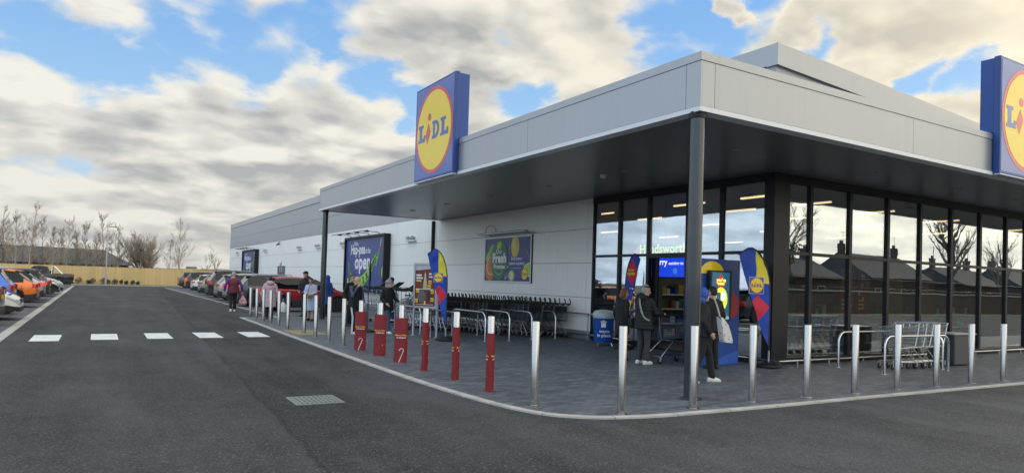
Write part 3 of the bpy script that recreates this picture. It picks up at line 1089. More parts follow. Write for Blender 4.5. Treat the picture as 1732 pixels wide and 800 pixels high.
def shelving(loc, rz, w, h, label, seed):
    rnd = random.Random(seed)
    t = thing('shelf_unit', label, 'shelving', loc, rz, 'shelves behind the shop glass')
    g = MB()
    g.span((-w / 2, .0, 0), (w / 2, .03, h), SHELF)
    g.span((-w / 2 - .03, -.45, 0), (-w / 2, .03, h), SHELF).span((w / 2, -.45, 0), (w / 2 + .03, .03, h), SHELF)
    g.build('back_panel', t)
    g = MB()
    lv = [.12 + k * .42 for k in range(int((h - .2) / .42))]
    for z in lv:
        g.span((-w / 2, -.45, z), (w / 2, 0, z + .025), SHELF)
        g.span((-w / 2, -.465, z), (w / 2, -.45, z + .04), WHITE)
    g.build('shelf_boards', t)
    g = MB()
    for z in lv:
        x = -w / 2 + .05
        while x < w / 2 - .2:
            bw, bh = rnd.uniform(.08, .2), rnd.uniform(.14, .3)
            if rnd.random() < .85:
                g.span((x, -.4, z + .027), (x + bw, -.05, z + .027 + bh), rnd.choice(GOODS), bev=.01)
            x += bw + .02
    kind(g.build('packets', t), 'stuff')
    return t


shelving((15.6, 15.2, .02), R(0), 3.0, 1.9, 'packed shelving facing the entrance behind the glass doors', 1)
shelving((17.3, 12.2, .02), R(0), 2.4, 1.55, 'low packed shelving behind the glass above the silver trolleys', 2)
shelving((21.0, 12.4, .02), R(0), 2.8, 1.7, 'packed shelving behind the front glass right of the cabinet', 3)
shelving((25.0, 12.6, .02), R(0), 2.8, 1.7, 'packed shelving behind the rightmost front glass panes', 4)
def hung_poster(loc, w, h, label, base, seed):
    rnd = random.Random(seed)
    t = thing('window_poster', label, 'poster', loc)
    fr = Frame((0, 0, 0), (1, 0, 0), (0, 0, 1))
    g = MB()
    g.span((-w / 2, 0, 0), (w / 2, .01, h), base)
    for k in range(6):
        u, v = rnd.uniform(-w * .35, w * .35), rnd.uniform(h * .1, h * .9)
        s = rnd.uniform(.05, .09)
        g.flat([(u, v - s), (u + s * .7, v), (u, v + s), (u - s * .7, v)], fr, .003, rnd.choice([XYEL, SRED, WHITE]))
    for k in range(3):
        g.flat([(-w * .4, h * .18 + k * .1), (w * .05, h * .18 + k * .1), (w * .05, h * .18 + k * .1 + .05), (-w * .4, h * .18 + k * .1 + .05)], fr, .003, XYEL)
    g.build('poster_sheet', t)
    g = MB()
    g.tube([(-w / 2, .005, h), (w / 2, .005, h)], .012, BLACK, 6)
    g.tube([(-w * .4, .005, h), (-w * .4, .005, 4.2 - loc[2])], .003, BLACK, 4).tube([(w * .4, .005, h), (w * .4, .005, 4.2 - loc[2])], .003, BLACK, 4)
    g.build('hanging_rod', t)
hung_poster((15.9, 10.15, 1.0), .62, 1.25, 'brown poster with yellow shapes hung inside the front glass', mat('poster_brown', (.16, .05, .03), .6), 4)
hung_poster((16.56, 10.15, 1.0), .52, 1.25, 'dark red poster hung inside the front glass above silver trolleys', XRED, 9)
for k, x in enumerate((18.75, 20.4)):
    t = thing('inner_screen_panel', ('tan partition panel inside the glass above the grey cabinet', 'tan partition panel inside the glass right of the grey cabinet')[k], 'panel', (x, 10.6, .02))
    g = MB()
    g.span((-.4, 0, .08), (.4, .05, 2.3), mat('tan_panel', (.22, .14, .06), .6), bev=.01)
    g.build('board', t)
    g = MB()
    g.span((-.42, -.12, 0), (-.36, .17, .08), BLACK).span((.36, -.12, 0), (.42, .17, .08), BLACK)
    g.build('feet', t)

# low guard rails along the glass and the trolley wall
gr = thing('guard_rail', 'low steel guard rail on short posts along the front glass', 'guard rail', (13, 9.35, PZ), 0, 'low guard rails')
g = MB()
g.tube([(12.3, 9.35, .15), (27, 9.35, .15)], .022, CHROME, 10)
g.build('rail', gr, world=True)
for x in (12.9, 14.0, 15.3, 16.6, 17.9, 19.2, 20.5, 21.8, 23.1, 24.4):
    g = MB()
    g.tube([(x, 9.35, PZ), (x, 9.35, .14)], .018, CHROME, 8)
    g.build('post', gr, world=True)
gr = thing('guard_rail', 'low steel guard rail beside the blue kiosk at the entrance corner', 'guard rail', (12.3, 9.4, PZ), 0, 'low guard rails')
g = MB()
g.tube([(12.28, 9.4, .15), (12.28, 11.1, .15)], .022, CHROME, 10)
g.build('rail', gr, world=True)
for y in (9.6, 10.8):
    g = MB()
    g.tube([(12.28, y, PZ), (12.28, y, .14)], .018, CHROME, 8)
    g.build('post', gr, world=True)
gr = thing('guard_rail', 'double steel bumper rail behind the blue bin on the white wall', 'guard rail', (12.4, 16, PZ), 0, 'low guard rails')
for z in (.78, .17):
    g = MB()
    g.tube([(12.38, 14.0, z), (12.38, 26.6, z)], .024, CHROME, 10)
    g.build('rail', gr, world=True)
for y in (14.4, 16.0, 18.5, 21, 23.5, 26):
    g = MB()
    g.tube([(12.38, y, PZ), (12.38, y, .78)], .02, CHROME, 8)
    g.build('post', gr, world=True)

# wall lights
lab = {75.4: 'twin spot light on the white wall beyond the far billboard', 61.8: 'twin spot light on the white wall just right of the far billboard',
       50.2: 'twin spot light on the white wall right of the grey door', 45.4: 'twin spot light on the white wall just left of the far column',
       39.9: 'twin spot light on the white wall left of the big pea billboard', 29.7: 'twin spot light on the white wall right of the big pea billboard'}
for y, l in lab.items():
    z = {75.4: 3.7, 61.8: 3.64, 50.2: 3.55, 45.4: 3.55, 39.9: 3.5, 29.7: 3.42}[y]
    t = thing('wall_light', l, 'wall light', (XW, y, z), 0, 'twin spot lights along the wall')
    g = MB()
    g.span((-.16, -.5, -.03), (0, .5, .05), FTRIM, bev=.015)
    g.build('bracket', t)
    for s in (-.26, .26):
        g = MB()
        g.box((-.12, s, .15), (.16, .2, .14), ALU, bev=.02, rot=Matrix.Rotation(R(20), 3, 'Y'))
        g.span((-.1, s - .02, .04), (-.06, s + .02, .1), BLACK)
        g.build('lamp_head', t)
t = thing('security_camera', 'small dark bullet camera on the upper white wall', 'camera', (XW, 56.6, 4.05))
g = MB()
g.tube([(-.05, 0, .12), (-.3, -.05, .02)], .06, BLACK, 10)
g.build('camera_body', t)
g = MB()
g.tube([(0, 0, .25), (-.1, 0, .25), (-.14, 0, .1)], .03, BLACK, 8)
g.build('arm', t)
t = thing('wall_dome_light', 'small white dome lamp above the grey service door', 'wall light', (XW, 56.0, 2.6))
g = MB()
g.ball((-.05, 0, 0), (.1, .16, .16), FTRIM, 12)
g.build('dome', t)
g = MB()
g.span((-.03, -.18, -.18), (.0, .18, .18), ALU)
g.build('back_plate', t)

# ------------------------------------------------------------------ box signs on the canopy
def box_sign(loc, rz, label):
    """local: face looks to -y, x to the right"""
    t = thing('box_sign', label, 'sign', loc, rz, 'square emblem signs on the canopy')
    W, H = 2.34, 2.46
    g = MB()
    g.span((-W / 2, .0, 0), (W / 2, .13, H), SBLUE2, bev=.012)
    g.span((-W / 2 + .03, .13, .86), (W / 2 - .03, .40, H - .02), SBLUE2, bev=.01)
    g.span((-W / 2 - .005, .045, -.008), (W / 2 + .005, .055, H + .004), BACKG)
    g.build('casing', t)
    g = MB()
    fr = Frame((0, 0, H / 2), (1, 0, 0), (0, 0, 1))
    g.flat([(-W / 2 + .05, -H / 2 + .05), (W / 2 - .05, -H / 2 + .05), (W / 2 - .05, H / 2 - .05), (-W / 2 + .05, H / 2 - .05)], fr, .003, SBLUE)
    emblem(g, fr, 0, 0, 2.28, n=.003, square=False)
    g.build('face_panel', t, 0)
    g = MB()
    g.span((-W / 2, -.012, -.03), (W / 2, .10, -.008), FTRIM)
    g.build('bottom_trim', t)
box_sign((7.22, 15.93, 4.22), R(-90), 'square blue sign with yellow disc on the left canopy edge')
box_sign((17.12, 6.88, 4.22), 0, 'square blue sign with yellow disc on the canopy above the front glass')

# ------------------------------------------------------------------ billboards
def pea_board(loc, label):
    """local x to the right along the face (towards -Y world), face looks to -y (local)"""
    t = thing('billboard', label, 'billboard', loc, R(-90), 'pea billboards on the long wall')
    W, H = 6.4, 3.0
    g = MB()
    d0, d1 = 0.0, .34
    for a, b in (((-W / 2, d0, 0), (-W / 2 + .12, d1, H)), ((W / 2 - .12, d0, 0), (W / 2, d1, H)), ((-W / 2 + .12, d0, 0), (W / 2 - .12, d1, .12)), ((-W / 2 + .12, d0, H - .12), (W / 2 - .12, d1, H))):
        g.span(a, b, ANTH, bev=.008)
    g.build('frame', t)
    g = MB()
    g.span((-W / 2 + .1, .10, .1), (W / 2 - .1, .16, H - .1), PBLUE)
    fr = Frame((0, .10, H / 2), (1, 0, 0), (0, 0, 1))
    e = .004
    g.text("We're", fr, -1.34, 1.0, .34, WHITE, n=e, bold=.02, width=.70)
    g.text('Hap-pea', fr, -1.02, .55, .76, WHITE, n=e, bold=.028, width=2.35)
    g.text('to be', fr, .60, .56, .44, WHITE, n=e, bold=.02, width=.78)
    g.text('open', fr, -.22, -.26, 1.12, WHITE, n=e, bold=.03, width=2.5)
    # pod: crescent between two curves
    lo_c = [(-2.68, .0), (-2.45, -.55), (-2.0, -1.05), (-1.45, -1.30), (-.85, -1.36), (-.2, -1.24), (.55, -.92), (1.25, -.42), (1.8, .15), (2.18, .62)]
    hi_c = [(-2.68, .0), (-2.3, -.42), (-1.9, -.66), (-1.4, -.80), (-.85, -.82), (-.25, -.72), (.4, -.48), (1.05, -.08), (1.65, .34), (2.18, .62)]
    LO = smooth_path([(x, y, 0) for x, y in lo_c], 4)
    HI = smooth_path([(x, y, 0) for x, y in hi_c], 4)
    def band(a, b, m, n):
        P = [HI[i].lerp(LO[i], a) for i in range(len(HI))]
        Q = [HI[i].lerp(LO[i], b) for i in range(len(HI))]
        for i in range(len(P) - 1):
            g.flat([(Q[i].x, Q[i].y), (Q[i + 1].x, Q[i + 1].y), (P[i + 1].x, P[i + 1].y), (P[i].x, P[i].y)], fr, n, m)
    band(-.12, 1.0, PMID, e)
    band(.10, .92, PDEEP, e * 2)
    band(-.14, .08, PLIME, e * 3)
    band(.90, 1.02, PLIME, e * 3)
    for i in range(7):
        k = 9 + i * 2.9
        a, b = HI[int(k)], LO[int(k)]
        c = a.lerp(b, .48)
        r = (a - b).length * .40
        g.flat(circ(c.x, c.y, min(.215, r), r * 1.02, 20), fr, e * 4, PLIME)
        g.flat(circ(c.x - .04, c.y + r * .35, r * .3, r * .28, 12), fr, e * 5, mat('pea_shine', (.42, .70, .12), .35))
    # stalk and petals
    g.flat([(1.95, -.12), (2.2, .25), (2.42, .78), (2.3, .8), (2.08, .36), (1.75, -.08)], fr, e * 2, PMID)
    g.flat([(2.1, .3), (1.7, .42), (1.98, .22)], fr, e * 3, PLIME)
    g.flat([(2.45, .85), (2.62, 1.22), (2.5, 1.28), (2.38, .88)], fr, e * 2, PYEL)
    g.flat([(2.42, .62), (2.56, .72), (2.44, .8)], fr, e * 3, FRED)
    g.flat([(-2.42, -.22), (-2.3, -.5), (-2.62, .1), (-2.56, .16)], fr, e * 2, PYEL)
    g.flat([(-2.3, -.55), (-2.2, -.66), (-2.36, -.62)], fr, e * 3, FRED)
    g.flat(circ(2.86, -.45, .16, .3, 18), fr, e * 2, PLIME)
    g.flat(circ(-2.6, -.95, .13, .18, 18), fr, e * 2, PLIME)
    g.build('printed_panel', t, 0)
    for x in (-2.4, -.9, .6, 2.1):
        g = MB()
        g.tube([(x, .2, H), (x, .05, H + .10), (x, -.5, H + .12)], .018, BLACK, 6)
        g.span((x - .16, -.62, H + .07), (x + .16, -.46, H + .13), BLACK)
        g.build('spot_arm', t)
    g = MB()
    g.tube([(-W / 2 - .7, -.54, H + .15), (W / 2 - .9, -.54, H + .15)], .02, BLACK, 6)
    g.build('light_bar', t)
    return t
pea_board((12.2, 35.6, 0.9), 'big blue billboard with a smiling pea pod behind the bald man')
pea_board((12.2, 68.0, 0.95), 'distant blue billboard with a green pea pod near the building end')

t = thing('wall_poster', 'framed blue poster with fruit around a green oval above the trolleys', 'poster', (12.53, 21.0, 1.62), R(-90))
W, H = 3.26, 1.66
g = MB()
for a, b in (((-W / 2, -.02, 0), (-W / 2 + .06, .04, H)), ((W / 2 - .06, -.02, 0), (W / 2, .04, H)), ((-W / 2 + .06, -.02, 0), (W / 2 - .06, .04, .06)), ((-W / 2 + .06, -.02, H - .06), (W / 2 - .06, .04, H))):
    g.span(a, b, FTRIM, bev=.006)
g.span((W / 2, -.015, 0.0), (W / 2 + .025, .04, H), BLACK)
g.build('frame', t)
g = MB()
fr = Frame((0, .0, H / 2), (1, 0, 0), (0, 0, 1))
g.span((-W / 2 + .06, 0, .06), (W / 2 - .06, .03, H - .06), PBLUE)
e = .0025
cu_ = [(-1.56, .1), (-1.1, .58), (-.9, .56), (-.92, .42), (-1.38, -.06), (-1.54, -.04)]
g.flat(cu_, fr, e, PMID)
g.flat([(-1.5, .08), (-1.08, .52), (-1.02, .48), (-1.44, .02)], fr, e * 2, PLIME)
g.flat(circ(-1.2, -.37, .34, .40, 30), fr, e, PORANGE)
g.flat(circ(-1.15, -.22, .30, .34, 26, 60, 300), fr, e * 2, PPALE)
g.flat(circ(-1.14, -.22, .26, .30, 26, 60, 300), fr, e * 3, PORANGE)
g.flat(circ(-.52, -.02, .60, .73, 44), fr, e * 4, PGREEN)
g.flat(circ(-.52, -.02, .545, .665, 44), fr, e * 5, mat('oval_line', (.10, .32, .16), .4))
g.flat(circ(-.52, -.02, .53, .65, 44), fr, e * 6, PGREEN)
g.flat([(-.72, .48), (-.62, .62), (-.42, .68), (-.34, .52), (-.46, .40), (-.66, .40)], fr, e * 7, PLIME)
g.text('Our', fr, -.54, .22, .24, WHITE, n=e * 7, bold=.02)
g.text('Fresh', fr, -.50, -.10, .46, WHITE, n=e * 7, bold=.055, sx=.9)
g.text('Promise', fr, -.50, -.33, .24, WHITE, n=e * 7, bold=.025)
g.flat(circ(-.52, -.02, .45, .56, 20, 225, 315) + circ(-.52, -.02, .37, .48, 20, 315, 225), fr, e * 7, mat('oval_line', (.10, .32, .16), .4))
g.flat(circ(.55, .45, .27, .38, 28), fr, e, PYEL)
g.flat(circ(.48, .55, .12, .18, 16), fr, e * 2, mat('poster_pale_yellow', (.72, .62, .2), .4))
g.flat([(.12, .6), (.2, .34), (.26, .2), (.22, .42)], fr, e, PMID)
for k in range(7):
    a = k * .9
    g.flat([(1.12 + .05 * k, .5 - .05 * k), (1.2 + .05 * k + .08 * math.cos(a), .42 - .05 * k + .1 * math.sin(a)), (1.18 + .05 * k, .40 - .05 * k)], fr, e, PMID)
g.text('Easy-peasy.', fr, .68, -.02, .16, WHITE, n=e, bold=.012)
g.text('Lemon-squeezy.', fr, .68, -.19, .16, WHITE, n=e, bold=.012)
g.flat([(.35, -.32), (1.0, -.32), (1.0, -.30), (.35, -.30)], fr, e, mat('poster_pale_line', (.4, .42, .55), .5))
g.flat([(1.54, -.12)] + circ(1.54, -.45, .45, .33, 16, 90, 210) + [(1.54, -.6)], fr, e, PPALE)
g.flat([(1.54, -.16)] + circ(1.54, -.45, .38, .29, 16, 90, 205) + [(1.54, -.55)], fr, e * 2, PLIME)
emblem(g, fr, 1.22, -.52, .40, n=e, blue=SBLUE2)
g.flat(circ(.36, -.58, .22, .21, 22), fr, e, PMID)
g.flat(circ(.34, -.57, .16, .16, 20), fr, e * 2, PPALE)
g.flat(circ(.0, -.26, .12, .06, 14), fr, e, PPALE)
for k in range(5):
    a = R(40 + 25 * k)
    g.flat([(-.1, -.72), (-.1 + .3 * math.cos(a), -.72 + .3 * math.sin(a)), (-.08 + .3 * math.cos(a), -.74 + .3 * math.sin(a)), (-.07, -.74)], fr, e, mat('poster_pale_line', (.4, .42, .55), .5))
g.build('printed_panel', t, 0)
t = thing('picture_light', 'long grey tube light above the fruit poster with a looped cable', 'wall light', (12.55, 21.0, 3.32), R(-90))
g = MB()
g.box((.0, -.28, .06), (3.3, .14, .08), ALU, bev=.02)
g.build('tube_housing', t)
for x in (-1.2, 1.2):
    g = MB()
    g.tube([(x, 0, .02), (x, -.24, .06)], .018, ALU, 6)
    g.build('arm', t)
g = MB()
g.tube(smooth_path([(-1.2, -.27, .1), (-1.18, -.2, .32), (-1.02, -.1, .38), (-.88, -.03, .28), (-.85, 0, .05)]), .010, BLACK, 6)
g.build('cable', t)

# ------------------------------------------------------------------ bollards
def make_bollard(loc, label, group):
    t = thing('bollard', label, 'bollard', loc, 0, group)
    g = MB()
    g.lathe([(.052, -.02), (.052, 1.095), (.049, 1.104), (.04, 1.108)], (0, 0, 0), STEEL, 28)
    g.build('post', t)
    g = MB()
    g.lathe([(.085, .0), (.085, .006), (.06, .009)], (0, 0, 0), STEEL, 24)
    g.build('base_ring', t)
    return t


def sleeve(t, ang, graphic):
    """flattened card sleeve round the post, lens shaped in plan"""
    g = MB()
    w, d, h = .128, .062, .86
    n = 10
    plan = []
    for i in range(n + 1):
        u = -1 + 2 * i / n
        plan.append((u * w, -d * (1 - abs(u) ** 2.2)))
    for i in range(n - 1, 0, -1):
        u = -1 + 2 * i / n
        plan.append((u * w, d * (1 - abs(u) ** 2.2)))
    k = len(plan)
    ro = Matrix.Rotation(ang, 3, 'Z')
    vs = [ro @ Vector((x, y, z)) for z in (.008, h) for (x, y) in plan]
    g.add(vs, [(i, (i + 1) % k, k + (i + 1) % k, k + i) for i in range(k)], XRED)
    for sgn in (-1, 1):
        def on(u, v, _s=sgn):
            uu = max(-1, min(1, u / w))
            y = -(d * (1 - abs(uu) ** 2.2) + .0022)
            return ro @ Vector((u * -_s * -1 if _s > 0 else -u, y * _s, v))
        g.text('More to Value', None, 0, .515, .038, XYEL, bold=.03, sx=.92, fn=on)
        g.text('at Christmas', None, 0.004, .470, .036, WHITE, bold=.03, sx=.92, fn=on)
        def strip(pts, r, m):
            for a, b in zip(pts[:-1], pts[1:]):
                dx, dz = b[0] - a[0], b[1] - a[1]
                L = math.hypot(dx, dz)
                nx, nz = -dz / L * r, dx / L * r
                g.add([on(a[0] - nx, a[1] - nz), on(a[0] + nx, a[1] + nz), on(b[0] + nx, b[1] + nz), on(b[0] - nx, b[1] - nz)], [(0, 1, 2, 3)], m)
        if graphic == 'cane':
            P = [(-.03 + .085 * i / 8, .01 + .22 * i / 8) for i in range(9)] + [(.055 - .04 + .04 * math.cos(R(a)), .235 + .038 * math.sin(R(a))) for a in (20, 55, 90, 125, 160, 190)]
            strip(P, .0062, WHITE)
            for i in range(0, len(P) - 1):
                a, b = P[i], P[i + 1]
                strip([(a[0] * .6 + b[0] * .4, a[1] * .6 + b[1] * .4), (a[0] * .3 + b[0] * .7, a[1] * .3 + b[1] * .7)], .0064, XRED2)
        else:
            g.add([on(.02 + .085 * math.cos(R(q * 15)) * .9, .13 + .085 * math.sin(R(q * 15))) for q in range(24)], [tuple(range(24))], XRED2)
            g.add([on(.06 + .012 * math.cos(R(q * 45)), .225 + .02 * math.sin(R(q * 45))) for q in range(8)], [tuple(range(8))], mat('bauble_gold', (.5, .3, .08), .35, metal=.6))
    for f in range(len(g.f)):
        pass
    return g.build('card_sleeve', t, 60)


LB = [27.8, 26.55, 25.3, 24.0, 22.7, 21.4, 19.75, 18.5, 17.3, 16.1, 14.85, 13.7, 12.5, 11.25, 10.05, 8.8]
lbx = [5.15, 5.14, 5.13, 5.10, 5.08, 5.06, 5.13, 5.11, 5.12, 5.12, 5.11, 5.14, 5.12, 5.07, 5.08, 5.02]
ordn = ['farthest', 'second', 'third', 'fourth', 'fifth', 'sixth', 'seventh', 'eighth', 'ninth', 'tenth']
base = make_bollard((lbx[0], LB[0], PZ), 'plain steel bollard at the far end of the kerb row', 'plain steel bollards along the kerb')
for i in range(1, 10):
    dup(base, (lbx[i], LB[i], PZ), random.uniform(0, 3), ['', 'plain steel bollard second from the far end of the kerb row', 'plain steel bollard third from the far end, beside the pink coat',
        'plain steel bollard fourth from the far end, beside the pink coat', 'plain steel bollard fifth from the far end of the row', 'plain steel bollard just before the buff tactile paving',
        'plain steel bollard beside the woman in a pale cardigan', 'plain steel bollard just left of the far canopy column', 'plain steel bollard just right of the far canopy column',
        'last plain steel bollard before the red wrapped ones, left of the bald man'][i])
SL = [(10, R(-27), 'cane', 'red wrapped bollard with candy cane, right of the bald man'),
      (11, R(-25), 'bauble', 'red wrapped bollard with a red bauble printed at its foot'),
      (12, R(-22), 'cane', 'widest red wrapped bollard with candy cane, left of the poster stand'),
      (13, R(62), 'cane', 'narrow red wrapped bollard seen edge-on in front of the poster stand'),
      (14, R(60), 'bauble', 'narrow red wrapped bollard in front of the feather flag foot'),
      (15, R(58), 'bauble', 'nearest red wrapped bollard, last before the plain ones at the corner')]
for i, ang, gfx, l in SL:
    b = make_bollard((lbx[i], LB[i], PZ), l, 'red wrapped bollards')
    sleeve(b, ang, gfx)
RB = [(5.02, 7.6, 'plain steel bollard right of the last red wrapped one'), (5.72, 6.66, 'plain steel bollard nearest the camera on the rounded kerb corner'),
      (6.92, 6.6, 'plain steel bollard standing in front of the near canopy column'), (8.17, 6.66, 'plain steel bollard in front of the big feather flag'),
      (9.34, 6.6, 'plain steel bollard in front of the glazed corner post'), (10.51, 6.56, 'plain steel bollard at the left of the first trolley hoop'),
      (11.75, 6.57, 'plain steel bollard in front of the left end of the silver trolleys'), (12.84, 6.49, 'plain steel bollard in front of the right end of the silver trolleys'),
      (14.09, 6.5, 'plain steel bollard beside the dark grey cabinet'), (15.2, 6.44, 'plain steel bollard right of the dark cabinet, before the glass')]
for x, y, l in RB:
    dup(base, (x, y, PZ), random.uniform(0, 3), l)
dup(base, (16.4, 6.42, PZ), 1.0, 'plain steel bollard at the right edge of the picture')
for k in range(4):
    pass

# ------------------------------------------------------------------ trolley hoops
def hoop(x0, y0, x1, y1, h, label, group):
    t = thing('trolley_hoop', label, 'hoop barrier', (x0, y0, PZ), 0, group)
    d = Vector((x1 - x0, y1 - y0, 0))
    L = d.length
    d.normalize()
    pts = [Vector((0, 0, 0)), Vector((0, 0, h - .2))]
    for a in (25, 50, 75, 90):
        pts.append(d * (.2 - .2 * math.cos(R(a))) + Vector((0, 0, h - .2 + .2 * math.sin(R(a)))))
    for a in (90, 75, 50, 25, 0):
        pts.append(d * (L - .2 + .2 * math.cos(R(a))) + Vector((0, 0, h - .2 + .2 * math.sin(R(a)))))
    pts.append(d * L)
    g = MB()
    g.tube(pts, .024, CHROME, 12)
    g.build('bent_tube', t)
    for q in (Vector((0, 0, 0)), d * L):
        g = MB()
        g.lathe([(.06, 0), (.06, .008), (.03, .012)], q, CHROME, 16)
        g.build('foot_plate', t)
    return t
HL = [(8.38, 26.2, 8.38, 23.6, 'steel trolley hoop standing nearest the red car nose'), (8.75, 26.2, 8.75, 23.6, 'steel trolley hoop close behind the one by the red car nose'),
      (8.44, 21.2, 8.3, 18.8, 'steel trolley hoop left of the poster stand'), (8.24, 17.94, 8.1, 15.97, 'steel trolley hoop behind the feather flag foot'),
      (9.1, 18.3, 9.09, 16.26, 'steel trolley hoop second from the flag beside dark trolleys'), (9.95, 18.28, 9.87, 16.28, 'steel trolley hoop in the middle of the dark trolleys'),
      (10.75, 18.4, 10.75, 16.5, 'steel trolley hoop behind the plain bollard at the kerb bend'), (11.72, 18.6, 11.72, 16.7, 'steel trolley hoop nearest the white wall at the trolley end')]
for a, b, c, d, l in HL:
    hoop(a, b, c, d, .78, l, 'steel hoops between the trolley lanes')
hoop(13.81, 9.0, 15.9, 8.98, .76, 'rear steel hoop behind the silver trolleys by the glass', 'steel hoops round the silver trolleys')
hoop(13.65, 7.89, 15.87, 7.78, .76, 'front steel hoop before the silver trolleys by the glass', 'steel hoops round the silver trolleys')
hoop(15.98, 7.95, 16.02, 8.9, .76, 'short steel hoop closing the silver trolley bay by the cabinet', 'steel hoops round the silver trolleys')

# ------------------------------------------------------------------ trolleys
def make_trolley(label, group, wire=DWIRE, handle_m=BLACK, tall=True, size=1.0, panel=True):
    """local +x is the nose, handle at -x"""
    t = thing('shopping_trolley', label, 'trolley', (0, 0, PZ), 0, group)
    s = size
    L0, L1 = -.42 * s, .44 * s
    # basket corners bottom / top
    zb0, zb1, zt0, zt1 = .50 * s, .56 * s, .98 * s, .90 * s
    wb0, wb1, wt0, wt1 = .235 * s, .165 * s, .27 * s, .20 * s
    def P(u, v, w):   # u along, v -1..1 across, w 0 bottom..1 top
        zb, zt = zb0 + (zb1 - zb0) * u, zt0 + (zt1 - zt0) * u
        wb, wt = wb0 + (wb1 - wb0) * u, wt0 + (wt1 - wt0) * u
        return Vector((L0 + (L1 - L0) * u + .06 * s * w * u, v * (wb + (wt - wb) * w), zb + (zt - zb) * w))
    g = MB()
    r, R2 = .0030, .0055
    for v in (-1, 1):
        for w in (0, .2, .4, .6, .8, 1):
            g.tube([P(0, v, w), P(1, v, w)], R2 if w in (0, 1) else r, wire, 4, cap=False)
        for i in range(15):
            u = i / 14
            g.tube([P(u, v, 0), P(u, v, 1)], r, wire, 4, cap=False)
    for w in (0, .2, .4, .6, .8, 1):
        g.tube([P(1, -1, w), P(1, 1, w)], R2 if w in (0, 1) else r, wire, 4, cap=False)
    for i in range(9):
        v = -1 + 2 * i / 8
        g.tube([P(0, v, 0), P(1, v, 0), P(1, v, 1)], r, wire, 4, cap=False)
        g.tube([P(0.06, v, 1) + Vector((0, 0, -.02)), P(.03, v, .1)], r, wire, 4, cap=False)
    for i in range(7):
        u = i / 6
        g.tube([P(u, -1, 0), P(u, 1, 0)], r, wire, 4, cap=False)
    g.build('basket', t, 60)
    g = MB()
    fm = CHROME
    for v in (-1, 1):
        g.tube([(L0 - .02 * s, .27 * s * v, 1.0 * s), (L0 + .03 * s, .25 * s * v, .70 * s), (L0 + .10 * s, .24 * s * v, .50 * s), (L1 - .12 * s, .17 * s * v, .46 * s)], .011 * s, fm, 8)
        g.tube([(L0 + .42 * s, .20 * s * v, .47 * s), (L0 + .06 * s, .25 * s * v, .14 * s)], .011 * s, fm, 8)
        g.tube([(L0 + .04 * s, .25 * s * v, .15 * s), (L1 - .05 * s, .15 * s * v, .18 * s)], .011 * s, fm, 8)
    g.tube([(L1 - .05 * s, -.15 * s, .18 * s), (L1 - .05 * s, .15 * s, .18 * s)], .011 * s, fm, 8)
    g.tube([(L0 + .08 * s, -.25 * s, .15 * s), (L0 + .08 * s, .25 * s, .15 * s)], .010 * s, fm, 8)
    for i in range(5):
        v = -.12 + .06 * i
        g.tube([(L0 + .1 * s, v * 1.5 * s, .16 * s), (L1 - .06 * s, v * s, .185 * s)], .004, fm, 4)
    g.build('frame', t, 60)
    g = MB()
    g.tube([(L0 - .05 * s, -.27 * s, 1.02 * s), (L0 - .05 * s, .27 * s, 1.02 * s)], .019 * s, handle_m, 10)
    for v in (-1, 1):
        if tall:
            g.tube([(L0 + .06 * s, .265 * s * v, .97 * s), (L0 - .03 * s, .27 * s * v, .99 * s), (L0 - .09 * s, .27 * s * v, 1.03 * s), (L0 - .07 * s, .27 * s * v, 1.12 * s), (L0 - .035 * s, .27 * s * v, 1.17 * s)], .018 * s, handle_m, 8)
        else:
            g.tube([(L0 + .04 * s, .265 * s * v, .97 * s), (L0 - .05 * s, .27 * s * v, 1.02 * s)], .016 * s, handle_m, 8)
    g.build('handle', t, 60)
    if panel:
        g = MB()
        g.box((L0 + .02 * s, 0, .86 * s), (.015, .44 * s, .17 * s), BLACK, rot=Matrix.Rotation(R(-8), 3, 'Y'), bev=.006)
        g.span((L0 + .05 * s, -.2 * s, .74 * s), (L0 + .25 * s, .2 * s, .76 * s), BLACK)
        g.build('child_seat', t)
    for (x, y) in ((L0 + .05 * s, .25 * s), (L0 + .05 * s, -.25 * s), (L1 - .06 * s, .15 * s), (L1 - .06 * s, -.15 * s)):
        g = MB()
        g.lathe([(.03, -.014), (.058, -.013), (.062, 0), (.058, .013), (.03, .014)], (x, y, .062), RUBBER, 16, axis='Y')
        g.span((x - .02, y - .022, .06), (x + .02, y - .017, .15), ALU).span((x - .02, y + .017, .06), (x + .02, y + .022, .15), ALU)
        g.box((x, y, .15), (.05, .05, .012), ALU)
        g.build('caster', t)
    return t


tl = make_trolley('dark wire trolley at the near end of the wall-side row', 'dark trolleys nested along the white wall')
tl.location = (12.08, 17.35, PZ)
tl.rotation_euler = (0, 0, R(90))
rows = [(12.08, 17.05, 12, 'wall-side row'), (11.25, 17.2, 24, 'long row next to the wall row'), (10.35, 18.1, 20, 'long front row'), (9.55, 19.2, 12, 'short row nearest the poster stand')]
for rx, ry, n, nm in rows:
    ry += .3
    for k in range(n):
        if nm == 'wall-side row' and k == 0:
            continue
        lb = 'dark wire trolley heading the %s' % nm if k == 0 else 'dark wire trolley nested inside the %s' % nm
        dup(tl, (rx + random.uniform(-.02, .02), ry + k * .27, PZ), R(90) + random.uniform(-.02, .02), lb)
